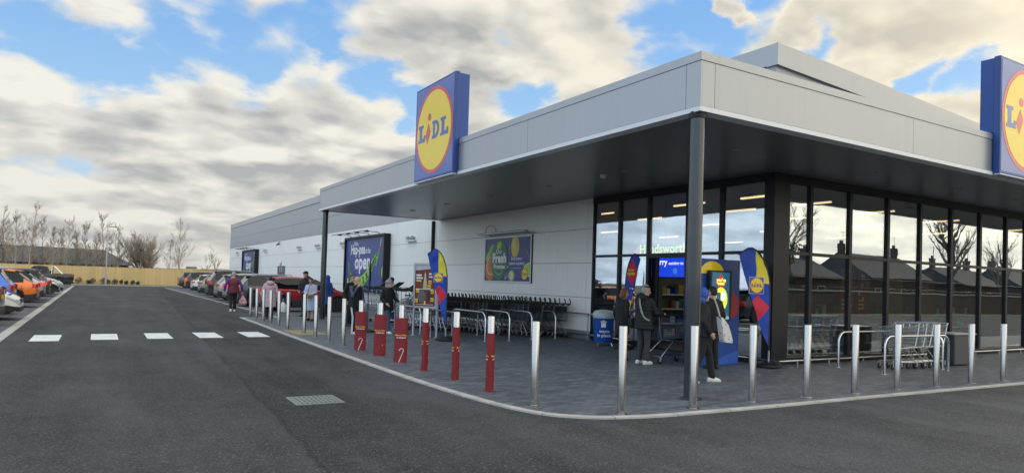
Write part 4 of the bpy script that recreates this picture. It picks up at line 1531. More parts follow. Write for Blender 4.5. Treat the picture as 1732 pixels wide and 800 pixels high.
# tall black seat trolleys behind the woman in the wool hat
def seat_trolley(loc, rz, label):
    t = thing('carrier_trolley', label, 'trolley', loc, rz, 'trolleys with black tilted carriers')
    g = MB()
    # shallow tray shaped like a recliner, open top
    prof = [(-.42, 1.30), (-.30, 1.22), (-.05, 1.20), (.12, 1.24), (.42, 1.46)]
    for a, b in zip(prof[:-1], prof[1:]):
        for n0 in (0,):
            vs = [(a[0], -.2, a[1]), (b[0], -.2, b[1]), (b[0], .2, b[1]), (a[0], .2, a[1])]
            vs += [(x, y, z + .05) for x, y, z in vs]
            g.add(vs, [(0, 3, 2, 1), (4, 5, 6, 7), (0, 1, 5, 4), (2, 3, 7, 6), (1, 2, 6, 5), (3, 0, 4, 7)], BLACK)
    g.tube([(-.42, -.22, 1.32), (-.2, -.22, 1.28), (.15, -.22, 1.30), (.43, -.21, 1.5)], .03, BLACK, 8).tube([(-.42, .22, 1.32), (-.2, .22, 1.28), (.15, .22, 1.30), (.43, .21, 1.5)], .03, BLACK, 8)
    g.build('carrier', t, 50)
    g = MB()
    for v in (-.22, .22):
        g.tube([(-.4, v, 1.1), (-.25, v, .6), (.42, v * .8, .55)], .013, CHROME, 8)
        g.tube([(.2, v, .58), (-.3, v, .15), (.4, v * .8, .17)], .013, CHROME, 8)
        g.tube([(-.1, v, .6), (-.1, v, 1.2)], .013, CHROME, 8).tube([(.25, v, .57), (.25, v, 1.28)], .013, CHROME, 8)
    for z in (.57, .66, .75, .84):
        for v in (-.24, .24):
            g.tube([(-.3, v, z), (.45, v * .85, z)], .004, DWIRE, 4)
    for i in range(12):
        for v in (-.24, .24):
            x = -.3 + i * .068
            g.tube([(x, v, .56), (x, v, .86)], .0035, DWIRE, 4)
    g.build('frame', t, 60)
    g = MB()
    g.tube([(-.44, -.25, 1.1), (-.44, .25, 1.1)], .02, BLACK, 8)
    g.build('handle', t)
    for x, y in ((-.3, .22), (-.3, -.22), (.4, .18), (.4, -.18)):
        g = MB()
        g.lathe([(.03, -.014), (.06, -.013), (.065, 0), (.06, .013), (.03, .014)], (x, y, .065), RUBBER, 14, axis='Y')
        g.build('caster', t)
    return t
seat_trolley((8.95, 20.3, PZ), R(-42), 'carrier trolley with black tilted tray left of the poster stand')
seat_trolley((8.95, 21.5, PZ), R(-42), 'carrier trolley with black tilted tray in front of the man in white')
seat_trolley((8.9, 22.9, PZ), R(-42), 'carrier trolley with black tilted tray left of the wool hat')
seat_trolley((8.9, 24.2, PZ), R(-42), 'carrier trolley with black tilted tray right behind the bald man')

st = make_trolley('silver wire trolley at the right end of the nested five', 'silver trolleys nested in the glass-side bay', GALV, mat('grey_handle', (.4, .4, .42), .4), False, .97, False)
st.location = (16.15, 8.42, PZ)
st.rotation_euler = (0, 0, R(180))
for k in range(1, 5):
    dup(st, (16.15 - .29 * k, 8.42 + random.uniform(-.02, .02), PZ), R(180), ['', 'silver wire trolley second from the right of the nested five', 'silver wire trolley in the middle of the nested five',
        'silver wire trolley second from the left of the nested five', 'silver wire trolley at the left end of the nested five'][k])
t2 = make_trolley('dark blue wire trolley pushed by the woman in the black puffer coat', 'trolley', mat('blue_wire', (.12, .15, .22), .4, metal=.7), BLACK, False, 1.0, True)
del t2['group']
t2.location = (10.55, 10.85, PZ)
t2.rotation_euler = (0, 0, R(-6))

# ------------------------------------------------------------------ bin, cabinet, kiosk
t = thing('litter_bin', 'round blue litter bin with a clear bag and white wording by the glass', 'bin', (11.75, 14.5, PZ))
g = MB()
g.lathe([(.245, .10), (.255, .12), (.285, .78), (.29, .80), (.27, .80)], (0, 0, 0), SBLUE, 32)
ca = R(-128)
def onbin(u, v):
    a = ca + u / .275
    rr = .2635 + (v - .12) / .66 * .030
    return Vector((rr * math.cos(a), rr * math.sin(a), v))
g.text('waste', None, .03, .36, .12, WHITE, bold=.02, fn=onbin)
g.text('in place.', None, .03, .25, .12, WHITE, bold=.02, fn=onbin)
for (a, b, c, d) in ((-.06, .50, .06, .62), (-.08, .635, .08, .66), (-.025, .665, .025, .685)):
    N = 6
    for i in range(N):
        x0, x1 = a + (c - a) * i / N, a + (c - a) * (i + 1) / N
        g.add([onbin(x0, b), onbin(x1, b), onbin(x1, d), onbin(x0, d)], [(0, 1, 2, 3)], WHITE)
g.build('drum', t, 50)
g = MB()
BAG = mat('clear_bag', (.42, .46, .46), .25, var=.2, vscale=12)
g.lathe([(.292, .74), (.30, .80), (.30, .85), (.24, .93), (.10, .95), (.0, .94)], (0, 0, 0), BAG, 24)
g.build('bag_rim', t)
g = MB()
g.tube([(-.2, 0, .86), (-.12, 0, .99), (.1, 0, .99), (.2, 0, .86)], .008, CHROME, 6)
for a in (20, 110, 200, 290):
    g.tube([(.22 * math.cos(R(a)), .22 * math.sin(R(a)), .12), (.30 * math.cos(R(a)), .30 * math.sin(R(a)), 0)], .009, CHROME, 6)
g.lathe([(.25, .08), (.26, .1), (.24, .11)], (0, 0, 0), CHROME, 24)
g.build('stand', t)

t = thing('storage_cabinet', 'dark grey steel cabinet with a light top at the end of the silver trolleys', 'cabinet', (17.45, 8.5, PZ))
g = MB()
g.span((-.47, -.3, .03), (.47, .3, .72), mat('cabinet_grey', (.045, .047, .05), .5), bev=.008)
g.build('body', t)
g = MB()
g.span((-.50, -.33, .722), (.50, .33, .745), ALU, bev=.005)
g.build('lid', t)
g = MB()
g.span((-.44, -.306, .06), (.44, -.3005, .69), mat('cabinet_door', (.05, .052, .056), .42))
g.lathe([(.03, -.33), (.03, -.306)], (.4, 0, .4), CHROME, 14, axis='Y')
g.lathe([(.012, -.32), (.012, -.306)], (-.33, 0, .64), CHROME, 10, axis='Y')
g.build('door', t)

t = thing('screen_kiosk', 'tall blue kiosk board with a lit prize screen by the entrance', 'kiosk', (11.2, 10.1, PZ))
g = MB()
g.span((-.56, 0, 0), (.72, .34, 2.24), SBLUE2, bev=.012)
fr = Frame((0, 0, 0), (1, 0, 0), (0, 0, 1))
e = .004
g.flat([(.26, 1.22), (.50, .98), (.70, 1.10), (.70, 1.42), (.48, 1.58)], fr, e, mat('kiosk_red', (.35, .02, .03), .4))
g.flat([(-.14 + .36 * math.cos(R(a)), 1.93 + .26 * math.sin(R(a))) for a in range(0, 181, 10)], fr, e, SYEL)
emblem(g, fr, -.12, .52, .17, n=.002, rim=WHITE)
g.text('Plus', fr, -.12, .36, .09, WHITE, n=e, bold=.02)
g.flat([(-.01, .02), (.70, .02), (.70, .30), (.40, .24), (.0, .10)], fr, e, mat('kiosk_mid_blue', (.03, .10, .42), .4))
g.build('board', t)
g = MB()
g.span((-.30, -.11, .94), (.34, -.002, 2.0), BLACK, bev=.01)
g.build('screen_case', t)
g = MB()
fr = Frame((0, -.111, 0), (1, 0, 0), (0, 0, 1))
g.flat([(-.26, .98), (.26, .98), (.26, 1.96), (-.26, 1.96)], fr, e, SCRTEAL)
g.flat([(-.0, 1.60), (.17, 1.75), (.13, 1.80), (.0, 1.93), (-.13, 1.80), (-.17, 1.75)], fr, e * 2, SCRRED)
g.text("you've", fr, 0, 1.77, .10, NEONT, n=e * 3, bold=.03)
g.text('won!', fr, 0, 1.70, .10, NEONT, n=e * 3, bold=.03)
g.flat(circ(0, 1.40, .20, .25, 30), fr, e * 3, SCRYEL)
g.flat([(-.13, 1.38), (-.01, 1.38), (-.01, 1.54), (-.13, 1.54)], fr, e * 4, SCRTEAL)
g.flat([(.01, 1.38), (.13, 1.38), (.13, 1.54), (.01, 1.54)], fr, e * 4, SCRTEXT)
g.flat([(-.12, 1.34), (.12, 1.34), (.12, 1.35), (-.12, 1.35)], fr, e * 4, SCRTEAL)
g.flat([(-.26, 1.12), (.1, 1.16), (.24, 1.04), (-.2, 1.05)], fr, e * 2, SCRRED)
g.flat([(-.26, .98), (.26, .98), (.26, 1.04), (-.26, 1.05)], fr, e * 2, mat('screen_cyan', (.1, .4, .45), .3, emit=(.08, .35, .4, .6)))
g.build('screen_picture', t, 0)

# ------------------------------------------------------------------ feather flags
def feather(loc, rz, h, w, label, style, lean=0.0):
    """local x towards the pole side, cloth hangs to -x; sheet faces -y"""
    t = thing('feather_flag', label, 'flag', loc, rz, 'feather flags')
    pole = [(0, .06), (0, h * .62)]
    for i in range(1, 11):
        a = i / 10
        an = a * R(118)
        pole.append((-(1 - math.cos(an)) * w * .72 / (1 - math.cos(R(118))) * 1.28, h * .62 + h * .38 * math.sin(min(an, R(90))) if an < R(90) else h - (an - R(90)) * h * .13))
    g = MB()
    g.tube([(x, 0, z) for x, z in pole[:1]] + [(x, 0, z) for x, z in pole[1:]], .014, BLACK, 8)
    g.build('pole', t)
    top = pole[1:]
    lastx, lastz = top[-1]
    # outline: up the pole, over the arch, then diagonally back to the foot
    zlow = h * .17
    cols = 16
    inner = []
    n = len(top)
    edge = [(0.0, zlow + (h * .62 - zlow) * i / 8) for i in range(8)] + top
    m_ = len(edge)
    hem = []
    for i in range(m_):
        k = i / (m_ - 1)
        hx = lastx * (k ** 1.0) if k < 1 else lastx
        hem.append((lastx * k ** .85, zlow + (lastz - zlow) * k))
    g = MB()
    rnd = random.Random(int(h * 100) + int(loc[0] * 10))
    pa, pb = rnd.uniform(0, 6), rnd.uniform(0, 6)
    def fold(x, z):
        damp = max(0, min(1, (abs(z / h - .69) - .08) / .10)) if style != 'open' else 1
        return (.016 * math.sin(9 * z + 7 * x + pa) * min(1, abs(x) * 6) + .010 * math.sin(19 * (z * .7 - x) + pb) * min(1, abs(x) * 5)) * damp
    def cell(u, v):   # which colour at this place: v = height share, u = 0 pole .. 1 hem
        z = zlow + (h - zlow) * v
        return None
    J = 40
    grid = [[None] * (J + 1) for _ in range(m_ * 8)]
    M_ = m_ * 8
    def lerp2(lst, k):
        f = k * (len(lst) - 1)
        i = min(int(f), len(lst) - 2)
        a = f - i
        return (lst[i][0] * (1 - a) + lst[i + 1][0] * a, lst[i][1] * (1 - a) + lst[i + 1][1] * a)
    for i in range(M_):
        k = i / (M_ - 1)
        p, q = lerp2(edge, k), lerp2(hem, k)
        for j in range(J + 1):
            a = j / J
            x, z = p[0] * (1 - a) + q[0] * a, p[1] * (1 - a) + q[1] * a
            grid[i][j] = (x, z)
    def colour(x, z):
        v = z / h
        if style == 'open':
            dx, dz = abs(x + w * .42), abs(v - .80)
            if dx / (w * .40) + dz / .15 < 1:
                return FRED
            if .30 < v < .54 and ((x + w * .33) / (w * .28)) ** 2 + ((v - .42) / .09) ** 2 < 1:
                return FYEL if not (abs(x + w * .25) / (w * .13) + abs(v - .46) / .06 < 1) else FRED
            return FBLUE
        if v > .70 and x > -w * .42 + (.96 - v) * .05 * w and v < .99:
            return FYEL
        du, dv = (x + w * .36), (v - .49)
        if abs(du) / (w * .36) + abs(dv - du * .05) / .115 < 1:
            return FRED
        return FBLUE
    th = .004
    for i in range(M_ - 1):
        for j in range(J):
            c4 = [grid[i][j], grid[i][j + 1], grid[i + 1][j + 1], grid[i + 1][j]]
            cx = sum(c[0] for c in c4) / 4
            cz = sum(c[1] for c in c4) / 4
            m = BLACK if (j == 0 and i > 0) else colour(cx, cz)
            fa = [(x, fold(x, z) - th, z) for x, z in c4]
            fb = [(x, fold(x, z) + th, z) for x, z in c4]
            g.add(fa, [(0, 1, 2, 3)], m)
            g.add(fb, [(3, 2, 1, 0)], m)
    def surf(sgn):
        def fn(x, z):
            return Vector((x, fold(x, z) - sgn * (th + .004), z))
        return fn
    class Cl:
        def __init__(s, sgn):
            s.f = surf(sgn)
            s.s = sgn
            s.N = Vector((0, -sgn, 0))
        def p(s, u, v, n=0):
            if s.s < 0:
                u = -w * .80 - u
            return s.f(u, v) + Vector((0, -s.s * n, 0))
    if style == 'open':
        for sg in (1, -1):
            cl = Cl(sg)
            g.text('now', cl, -w * .42, h * .815, .10, FYEL, n=.003, bold=.03, width=w * .36)
            g.text('open', cl, -w * .42, h * .775, .13, FYEL, n=.003, bold=.03, width=w * .50)
            for k in range(8):
                u, v = -w * rnd.uniform(.1, .5), h * rnd.uniform(.54, .64)
                g.add([cl.p(u + .02 * math.cos(R(q * 60)), v + .02 * math.sin(R(q * 60)), .003) for q in range(6)], [tuple(range(6))], rnd.choice([FYEL, WHITE, FRED]))
    else:
        for sg in (1, -1):
            cl = Cl(sg)
            emblem(g, cl, -w * .40, h * .685, w * .40, n=.0035, rim=WHITE)
    g.build('cloth', t, 60)
    g = MB()
    g.lathe([(.0, .03), (.22, .03), (.27, .055), (.27, .10), (.20, .14), (.05, .15)], (0, 0, -.03), BLACK, 24)
    g.tube([(0, 0, .03), (0, 0, .35)], .02, ALU, 10)
    g.build('base', t)
    return t
feather((8.10, 16.66, PZ), R(-38), 2.46, .62, 'blue and yellow feather flag with a red diamond by the poster stand', 'shop')
feather((12.15, 9.5, PZ), R(-16), 2.5, .84, 'large blue and yellow feather flag beside the corner post and kiosk', 'shop')
feather((11.72, 13.62, PZ), R(118), 2.46, .42, 'narrow dark blue now open flag beside the blue bin', 'open')

# dark thin pole by the bald man
t = thing('flag_pole', 'thin dark pole rising between the bald man and the wool hat', 'pole', (7.05, 19.9, PZ))
g = MB()
g.tube([(0, 0, 0), (0, 0, 1.2), (.03, .02, 2.2)], [.02, .018, .014], mat('pole_blue', (.02, .04, .12), .5), 8)
g.build('pole', t)
g = MB()
vs = []
for i in range(9):
    z = 2.2 - i * .12
    w = .06 * math.sin(math.pi * (i + .5) / 9.5)
    vs += [(.02 - w * .4, .02 - .01, z), (.02 + w, .015, z)]
g.add(vs, [(2 * i, 2 * i + 1, 2 * i + 3, 2 * i + 2) for i in range(8)], mat('furled_cloth', (.03, .012, .02), .8))
g.build('furled_cloth', t)
g = MB()
g.lathe([(.0, 0), (.3, 0), (.3, .05), (.05, .09)], (0, 0, 0), BLACK, 20)
g.build('base', t)

# poster stand
dx, dy = 8.24 - 7.9, 17.54 - 18.4
ang = math.atan2(dy, dx)
t = thing('poster_stand', 'grey framed red offers poster on two legs beside the feather flag', 'poster stand', ((7.9 + 8.24) / 2, (17.54 + 18.4) / 2, PZ), ang)
for x in (-.46, .46):
    g = MB()
    g.tube([(x, 0, 0), (x, 0, 2.02)], .038, ALU, 14)
    g.build('leg', t)
    g = MB()
    g.lathe([(.09, 0), (.09, .01), (.05, .015)], (x, 0, 0), ALU, 16)
    g.build('foot', t)
g = MB()
fw_, z0, z1 = .46, .80, 2.10
for a, b in (((-fw_, -.05, z0), (fw_, .03, z0 + .07)), ((-fw_, -.05, z1 - .07), (fw_, .03, z1)), ((-fw_, -.05, z0 + .07), (-fw_ + .06, .03, z1 - .07)), ((fw_ - .06, -.05, z0 + .07), (fw_, .03, z1 - .07))):
    g.span(a, b, ALU, bev=.008)
g.build('frame', t)
g = MB()
g.span((-fw_ + .05, -.03, z0 + .06), (fw_ - .05, .0, z1 - .06), mat('poster_dull_red', (.13, .012, .014), .5, var=.35, vscale=5))
fr = Frame((0, -.03, 0), (1, 0, 0), (0, 0, 1))
e = .0025
g.flat([(-.40, z1 - .22), (.40, z1 - .16), (.40, z1 - .06), (-.40, z1 - .06)], fr, e, mat('poster_mist', (.45, .42, .42), .5))
rnd = random.Random(5)
def word(u, v, w, h, m):
    x = u
    while x < u + w - .01:
        d = rnd.uniform(.02, .05)
        d = min(d, u + w - x)
        g.flat([(x, v), (x + d * .85, v), (x + d * .85, v + h), (x, v + h)], fr, e * 3, m)
        x += d
word(-.36, 1.72, .22, .05, WHITE); word(-.36, 1.64, .26, .05, WHITE); word(-.36, 1.56, .2, .05, XYEL)
word(.14, 1.76, .18, .05, WHITE); word(.14, 1.68, .2, .04, WHITE)
g.flat([(-.02, 1.86), (-.10, 1.34), (-.06, 1.34), (.0, 1.80), (.06, 1.34), (.10, 1.34)], fr, e, PPALE)
g.flat(circ(-.14, 1.14, .16, .18, 22), fr, e, mat('poster_greens', (.10, .10, .08), .5, var=.5, vscale=20))
g.flat([(.10, 1.05), (.26, 1.02), (.26, 1.30), (.10, 1.32)], fr, e, BLACK)
for (u, v) in ((-.34, 1.02), (-.30, 1.30), (.16, 1.42), (.18, 1.55), (.28, 1.28), (.28, 1.06)):
    g.flat([(u - .06, v - .05), (u + .06, v - .05), (u + .06, v + .05), (u - .06, v + .05)], fr, e * 2, XYEL)
    word(u - .05, v - .02, .09, .03, XRED)
word(-.38, 1.34, .7, .018, WHITE)
word(-.36, .91, .7, .012, WHITE)
g.flat(circ(.0, .97, .035, .05, 14), fr, e * 2, XYEL)
g.build('poster_sheet', t, 0)

# ------------------------------------------------------------------ cars
def paint(name, c, metal=0.25, rough=0.32):
    return mat('paint_' + name, c, rough, metal=metal, var=0.06, vscale=3, coat=0.6)


TAILM = mat('tail_lamp', (.42, .008, .012), .18, coat=.6)
TAILON = mat('tail_lamp_bright', (.65, .02, .03), .18, coat=.6, emit=(.9, .05, .06, .5))
HEADM = mat('head_lamp', (.45, .47, .5), .12, metal=.4, coat=.8)
PLATEY = mat('plate_yellow', (.62, .42, .05), .5)
PLATEW = mat('plate_white', (.6, .6, .58), .5)
PLAST = mat('bumper_plastic', (.022, .023, .025), .6)
RIMM = mat('alloy_rim', (.34, .35, .37), .3, metal=.9)


def lerp(tab, x):
    if x <= tab[0][0]:
        return tab[0][1]
    for (a, p), (b, q) in zip(tab[:-1], tab[1:]):
        if x <= b:
            t = (x - a) / (b - a)
            return p + (q - p) * t
    return tab[-1][1]


def make_car(label, pm, L=4.3, W=1.8, H=1.5, body='hatch', loc=(0, 0), rz=0.0, group=None, lower=None, tail=TAILM, rails=False, roofm=None, cname='parked_car', cat='car', sill=.26, plate=True, spoiler=True):
    """local +x is the nose"""
    t = thing(cname, label, cat, (loc[0], loc[1], 0), rz, group)
    h = L / 2
    zb = H * .63 if body != 'pickup' else H * .60
    wr = .33 if H < 1.6 else .37
    ax_f, ax_r = h - .86, -h + .80
    if body == 'pickup':
        ax_r = -h + 1.15
    # roof line, bonnet line: (x, z)
    if body == 'hatch':
        xc, xw, xr, xt = h - 1.12, h - 1.95, -h + .78, -h + .16
    elif body == 'suv':
        xc, xw, xr, xt = h - 1.20, h - 1.95, -h + .58, -h + .12
    elif body == 'mpv':
        xc, xw, xr, xt = h - .88, h - 1.95, -h + .46, -h + .10
    else:
        xc, xw, xr, xt = h - 1.45, h - 2.15, -.55, -.85
    hood = [(-h, zb), (xc, zb), (xc + .02, zb), (h - .45, zb - .10), (h - .15, zb - .22), (h, zb - .36)]
    if body == 'pickup':
        hood = [(-h, zb), (xc, zb + .02), (h - .4, zb - .06), (h - .1, zb - .2), (h, zb - .4)]
    top = [(xt, zb + .02), (xr, H - .05), (xr + .35, H - .005), ((xr + xw) / 2 + .2, H), (xw, H - .05), (xw - .0 + .001, H - .05), (xc, zb + .02)]
    low = [(-h, .42), (-h + .10, .30), (-h + .3, sill), (h - .3, sill), (h - .1, .28), (h, .38)]
    plan = [(-h, .80), (-h + .06, .90), (-h + .35, .975), (-h + .8, 1.0), (h - .9, 1.0), (h - .45, .95), (h - .12, .82), (h, .66)]
    R_ = wr + .055
    xs = set()
    for q in (xc, xw, xr, xt):
        if q:
            xs.add(round(q, 3))
    n = int(L / .11)
    for i in range(n + 1):
        xs.add(round(-h + L * i / n, 3))
    for ax in (ax_f, ax_r):
        for i in range(13):
            xs.add(round(ax - R_ + 2 * R_ * i / 12, 3))
    for d in (.03, .06):
        xs |= {round(-h + d, 3), round(h - d, 3)}
    # pillars: side glass runs from g0 to g1 with a B pillar gap
    g0, g1 = xt + .30 if body != 'pickup' else xr - .05, xc - .16
    bp = (g0 + g1) / 2 - .02
    cp = g0 + (g1 - g0) * .26 if body in ('suv', 'mpv') and L > 4.3 else None
    edges = [g0, bp - .05, bp + .05, g1] + ([cp - .04, cp + .04] if cp else [])
    xs |= {round(q, 3) for q in edges}
    xs = sorted(x for x in xs if -h <= x <= h)
    cl = [xs[0]]
    for x in xs[1:]:
        if x - cl[-1] > .012:
            cl.append(x)
    xs = cl
    rings = []
    for x in xs:
        w = W / 2 * lerp(plan, x)
        zl = lerp(low, x)
        for ax in (ax_f, ax_r):
            d = abs(x - ax)
            if d < R_:
                zl = max(zl, wr + math.sqrt(max(0, R_ * R_ - d * d)) - .0)
        zt_h = lerp(hood, x)
        cab = xt <= x <= xc
        zbelt = zt_h if not cab else zb + .03 * (xc - x) / (xc - xt) * 1.5
        if body == 'pickup' and x < xt:
            zbelt = zb + .02
        zr = lerp(top, x) if cab else zbelt
        zm = max(zl + .04, min(zbelt - .1, .56 * H * .62 + .28))
        ends = min(1, (h - abs(x)) / .10)
        wm = w * (1.0 if zm < zbelt else .99)
        hh = max(0, (zr - zbelt)) / max(.01, H - zb)
        wt = w * (.955 - .235 * hh)
        crown = .025
        ring = [(.55 * w, max(zl, .2)), (.965 * w, zl), (wm, (zl + zm) / 2 if zm - zl > .08 else zl + .02), (wm, zm), (.985 * w, zbelt - .05), (.95 * w, zbelt)]
        if cab and zr > zbelt + .02:
            ring += [(wt + .012, zr - .045 * min(1, hh * 3)), (wt * .93, zr), (0, zr + crown)]
        else:
            ring += [(.93 * w, zbelt + .004), (.80 * w, zbelt + .022), (0, zbelt + .045)]
        rings.append(ring)
    K = len(rings[0])
    lower = lower or PLAST
    B = MB()
    glassparts = {}
    vid = {}
    def vert(i, k, s):
        y, z = rings[i][k]
        return Vector((xs[i], y * s, z))
    bodyv = []
    for i in range(len(xs)):
        for s in (1, -1):
            for k in range(K):
                bodyv.append(vert(i, k, s))
    def vi(i, k, s):
        return (i * 2 + (0 if s == 1 else 1)) * K + k
    bf, bmk = [], []
    for i in range(len(xs) - 1):
        xm = (xs[i] + xs[i + 1]) / 2
        cab = xt < xm < xc
        for s in (1, -1):
            for k in range(K - 1):
                q = (vi(i, k, s), vi(i + 1, k, s), vi(i + 1, k + 1, s), vi(i, k + 1, s))
                if s == -1:
                    q = q[::-1]
                key = None
                if cab:
                    if k == 5 and g0 < xm < g1:
                        if not (bp - .05 < xm < bp + .05) and not (cp and cp - .04 < xm < cp + .04):
                            key = 'side_window' + ('l' if s == 1 else 'r')
                    if xm > xw and k >= 6:
                        key = 'windscreen'
                    if xm < xr and k >= 6 and body != 'pickup':
                        key = 'rear_window'
                    if body == 'pickup' and xm < xr and k >= 6:
                        key = 'rear_window'
                if key:
                    glassparts.setdefault(key, []).append((q, s))
                else:
                    m = pm
                    if k <= 1 or (k == 0):
                        m = lower
                    if roofm and cab and k >= 6:
                        m = roofm
                    if k == 5 and cab and (bp - .05 < xm < bp + .05 or (cp and cp - .04 < xm < cp + .04)):
                        m = BLACK
                    bf.append(q)
                    bmk.append(m)
    # end caps
    for i, fl in ((0, False), (len(xs) - 1, True)):
        loop = [vi(i, k, 1) for k in range(K)] + [vi(i, k, -1) for k in range(K - 2, -1, -1)]
        bf.append(tuple(loop if fl else loop[::-1]))
        bmk.append(pm)
    B.v = bodyv
    for q, m in zip(bf, bmk):
        B.f.append(q)
        B.m.append(B.mi(m))
    # bed of a pickup: dark cover and roll bar come as parts
    B.build('body', t, 38)
    for key, qs in glassparts.items():
        G = MB()
        for q, s in qs:
            G.add([bodyv[a] for a in q], [(0, 1, 2, 3)], CARG)
        bmn = bmesh.new()
        G.build(key.rstrip('lr') if key.startswith('side') else key, t, 60)
        bmn.free()
    # dark floor and cabin filling so that one does not look through
    g = MB()
    g.span((-h + .18, -W / 2 + .25, .2), (h - .25, W / 2 - .25, zb - .12), BLACK)
    for x in (ax_f, ax_r):
        g.span((x - .30, -W / 2 + .13, .3), (x + .30, W / 2 - .13, wr * 2 - .0), BLACK)
    g.build('underbody', t)
    g = MB()
    for x in ((xw - .35), (xw - 1.25)):
        for y in (-.36, .36):
            g.box((x, y, zb + .05), (.12, .46, .55), BLACK, rot=Matrix.Rotation(R(-10), 3, 'Y'), bev=.05)
    g.build('seats', t)
    # wheels
    for x in (ax_f, ax_r):
        for s in (1, -1):
            y = s * (W / 2 - .115)
            g = MB()
            g.lathe([(wr * .62, -.10), (wr * .92, -.105), (wr, -.085), (wr, .085), (wr * .92, .105), (wr * .62, .10)], (x, y, wr), RUBBER, 28, axis='Y')
            w = g.build('wheel', t)
            g = MB()
            yo = y + s * .085
            g.lathe([(wr * .64, -.012), (wr * .64, .012), (wr * .58, .014), (wr * .56, -.01)], (x, yo, wr), RIMM, 28, axis='Y', cap=False)
            g.lathe([(.0, -.03), (wr * .6, -.03)], (x, yo, wr), BLACK, 20, axis='Y', cap=False)
            for q in range(5):
                a = q * 72
                ro = Matrix.Rotation(R(a + 15), 3, 'Y')
                g.box(Vector((x, yo - s * .004, wr)) + ro @ Vector((0, 0, wr * .33)), (.055, .02, wr * .58), RIMM, rot=ro)
            g.lathe([(.06, -.012), (.06, .012)], (x, yo, wr), RIMM, 12, axis='Y')
            g.build('rim', w)
    # lamps hug the corners of the body
    def patch(name, x0, x1, kk, m, off=.008):
        for s in (1, -1):
            G = MB()
            for i in range(len(xs) - 1):
                if x0 <= xs[i] and xs[i + 1] <= x1:
                    for k in kk:
                        c = [vert(i, k, s), vert(i + 1, k, s), vert(i + 1, k + 1, s), vert(i, k + 1, s)]
                        cc = [Vector((v.x + (off if v.x > 0 else -off), v.y + s * off, v.z)) for v in c]
                        G.add(cc, [(0, 1, 2, 3) if s == 1 else (3, 2, 1, 0)], m)
            i = len(xs) - 1 if x1 > 0 else 0
            sg = 1 if x1 > 0 else -1
            a, b = rings[i][kk[0]], rings[i][kk[-1] + 1]
            xe = xs[i] + sg * off
            yo, yi = s * (max(a[0], b[0])), s * (max(a[0], b[0]) - .30)
            G.span((xe - .02, min(yo, yi), a[1]), (xe, max(yo, yi), max(b[1], a[1] + .12)), m, bev=.01)
            G.build(name, t)
    patch('tail_light', -h, -h + .22, [3, 4] if body not in ('suv', 'mpv') else [3, 4, 5], tail)
    patch('headlight', h - .42, h, [3, 4], HEADM)
    # bumpers, plates, grille, mirrors, handles
    g = MB()
    g.span((h - .02, -.50, .50), (h + .012, .50, zb - .40 if zb > 1 else .66), BLACK, bev=.01)
    for k in range(3):
        zz = .52 + k * .05
        g.span((h + .012, -.46, zz), (h + .018, .46, zz + .015), RIMM)
    g.build('grille', t)
    g = MB()
    g.span((-h - .02, -W * .40, .30), (-h + .08, W * .40, .46), lower, bev=.03)
    g.build('rear_bumper', t)
    g = MB()
    g.span((h - .10, -W * .34, .26), (h + .02, W * .34, .42), lower, bev=.03)
    g.build('front_bumper', t)
    if plate:
        g = MB()
        zz = .74 if body in ('hatch', 'suv', 'mpv') else .55
        g.span((-h - .022, -.26, zz), (-h - .005, .26, zz + .11), PLATEY, bev=.004)
        g.build('rear_plate', t)
        g = MB()
        g.span((h + .0, -.26, .42), (h + .026, .26, .53), PLATEW, bev=.004)
        g.build('front_plate', t)
    for s in (1, -1):
        g = MB()
        g.box((xc - .28, s * (W / 2 + .07), zb + .08), (.13, .19, .13), pm, bev=.035)
        g.tube([(xc - .27, s * (W / 2 - .08), zb + .03), (xc - .27, s * (W / 2 + .03), zb + .05)], .02, BLACK, 6)
        g.build('mirror', t)
        g = MB()
        for x in (bp - .16, bp + 1.0 - .2):
            if g0 < x < g1:
                g.box((x, s * (W / 2 + .004), zb - .12), (.17, .022, .025), pm if body != 'suv' else RIMM, bev=.008)
        if g.v:
            g.build('door_handle', t)
    g = MB()
    for s in (1, -1):
        for x in (bp, g1 - .02, g0 + .05):
            g.span((x - .004, s * (W / 2 - .006) - .004, .36), (x + .004, s * (W / 2 - .006) + .010, zb - .06), BLACK)
    g.build('door_gap', t)
    if spoiler and body in ('hatch', 'suv', 'mpv'):
        g = MB()
        g.box((xr - .06, 0, H - .055), (.24, W * .66, .035), roofm or pm, rot=Matrix.Rotation(R(-6), 3, 'Y'), bev=.014)
        g.build('spoiler', t)
        g = MB()
        g.tube([(xt + .04, .1, zb + .10), (xt + .14, .35, zb + .17)], .010, BLACK, 5)
        g.build('wiper', t)
    if rails:
        for s in (1, -1):
            g = MB()
            y = s * W * .335
            g.tube([(xr + .25, y, H - .01), (xr + .35, y, H + .05), (xw - .25, y, H + .045), (xw - .12, y, H - .03)], .018, ALU, 8)
            g.build('roof_rail', t)
    if body == 'pickup':
        g = MB()
        g.span((-h + .08, -W / 2 + .14, zb + .02), (xt - .05, W / 2 - .14, zb + .07), BLACK, bev=.02)
        g.build('bed_cover', t)
        for s in (1, -1):
            g = MB()
            g.tube([(xt - .06, s * (W / 2 - .15), zb), (xt - .10, s * (W / 2 - .2), H - .06), (xt - .25, s * (W / 2 - .2), H - .05), (-h + .9, s * (W / 2 - .17), zb + .04)], .055, CHROME, 10)
            g.build('roll_bar', t)
        g = MB()
        g.tube([(xt - .11, -(W / 2 - .2), H - .06), (xt - .11, W / 2 - .2, H - .06)], .055, CHROME, 10)
        g.tube([(-h - .03, -W * .42, .5), (-h - .06, 0, .47), (-h - .03, W * .42, .5)], .05, CHROME, 10)
        g.build('chrome_bar', t)
    return t


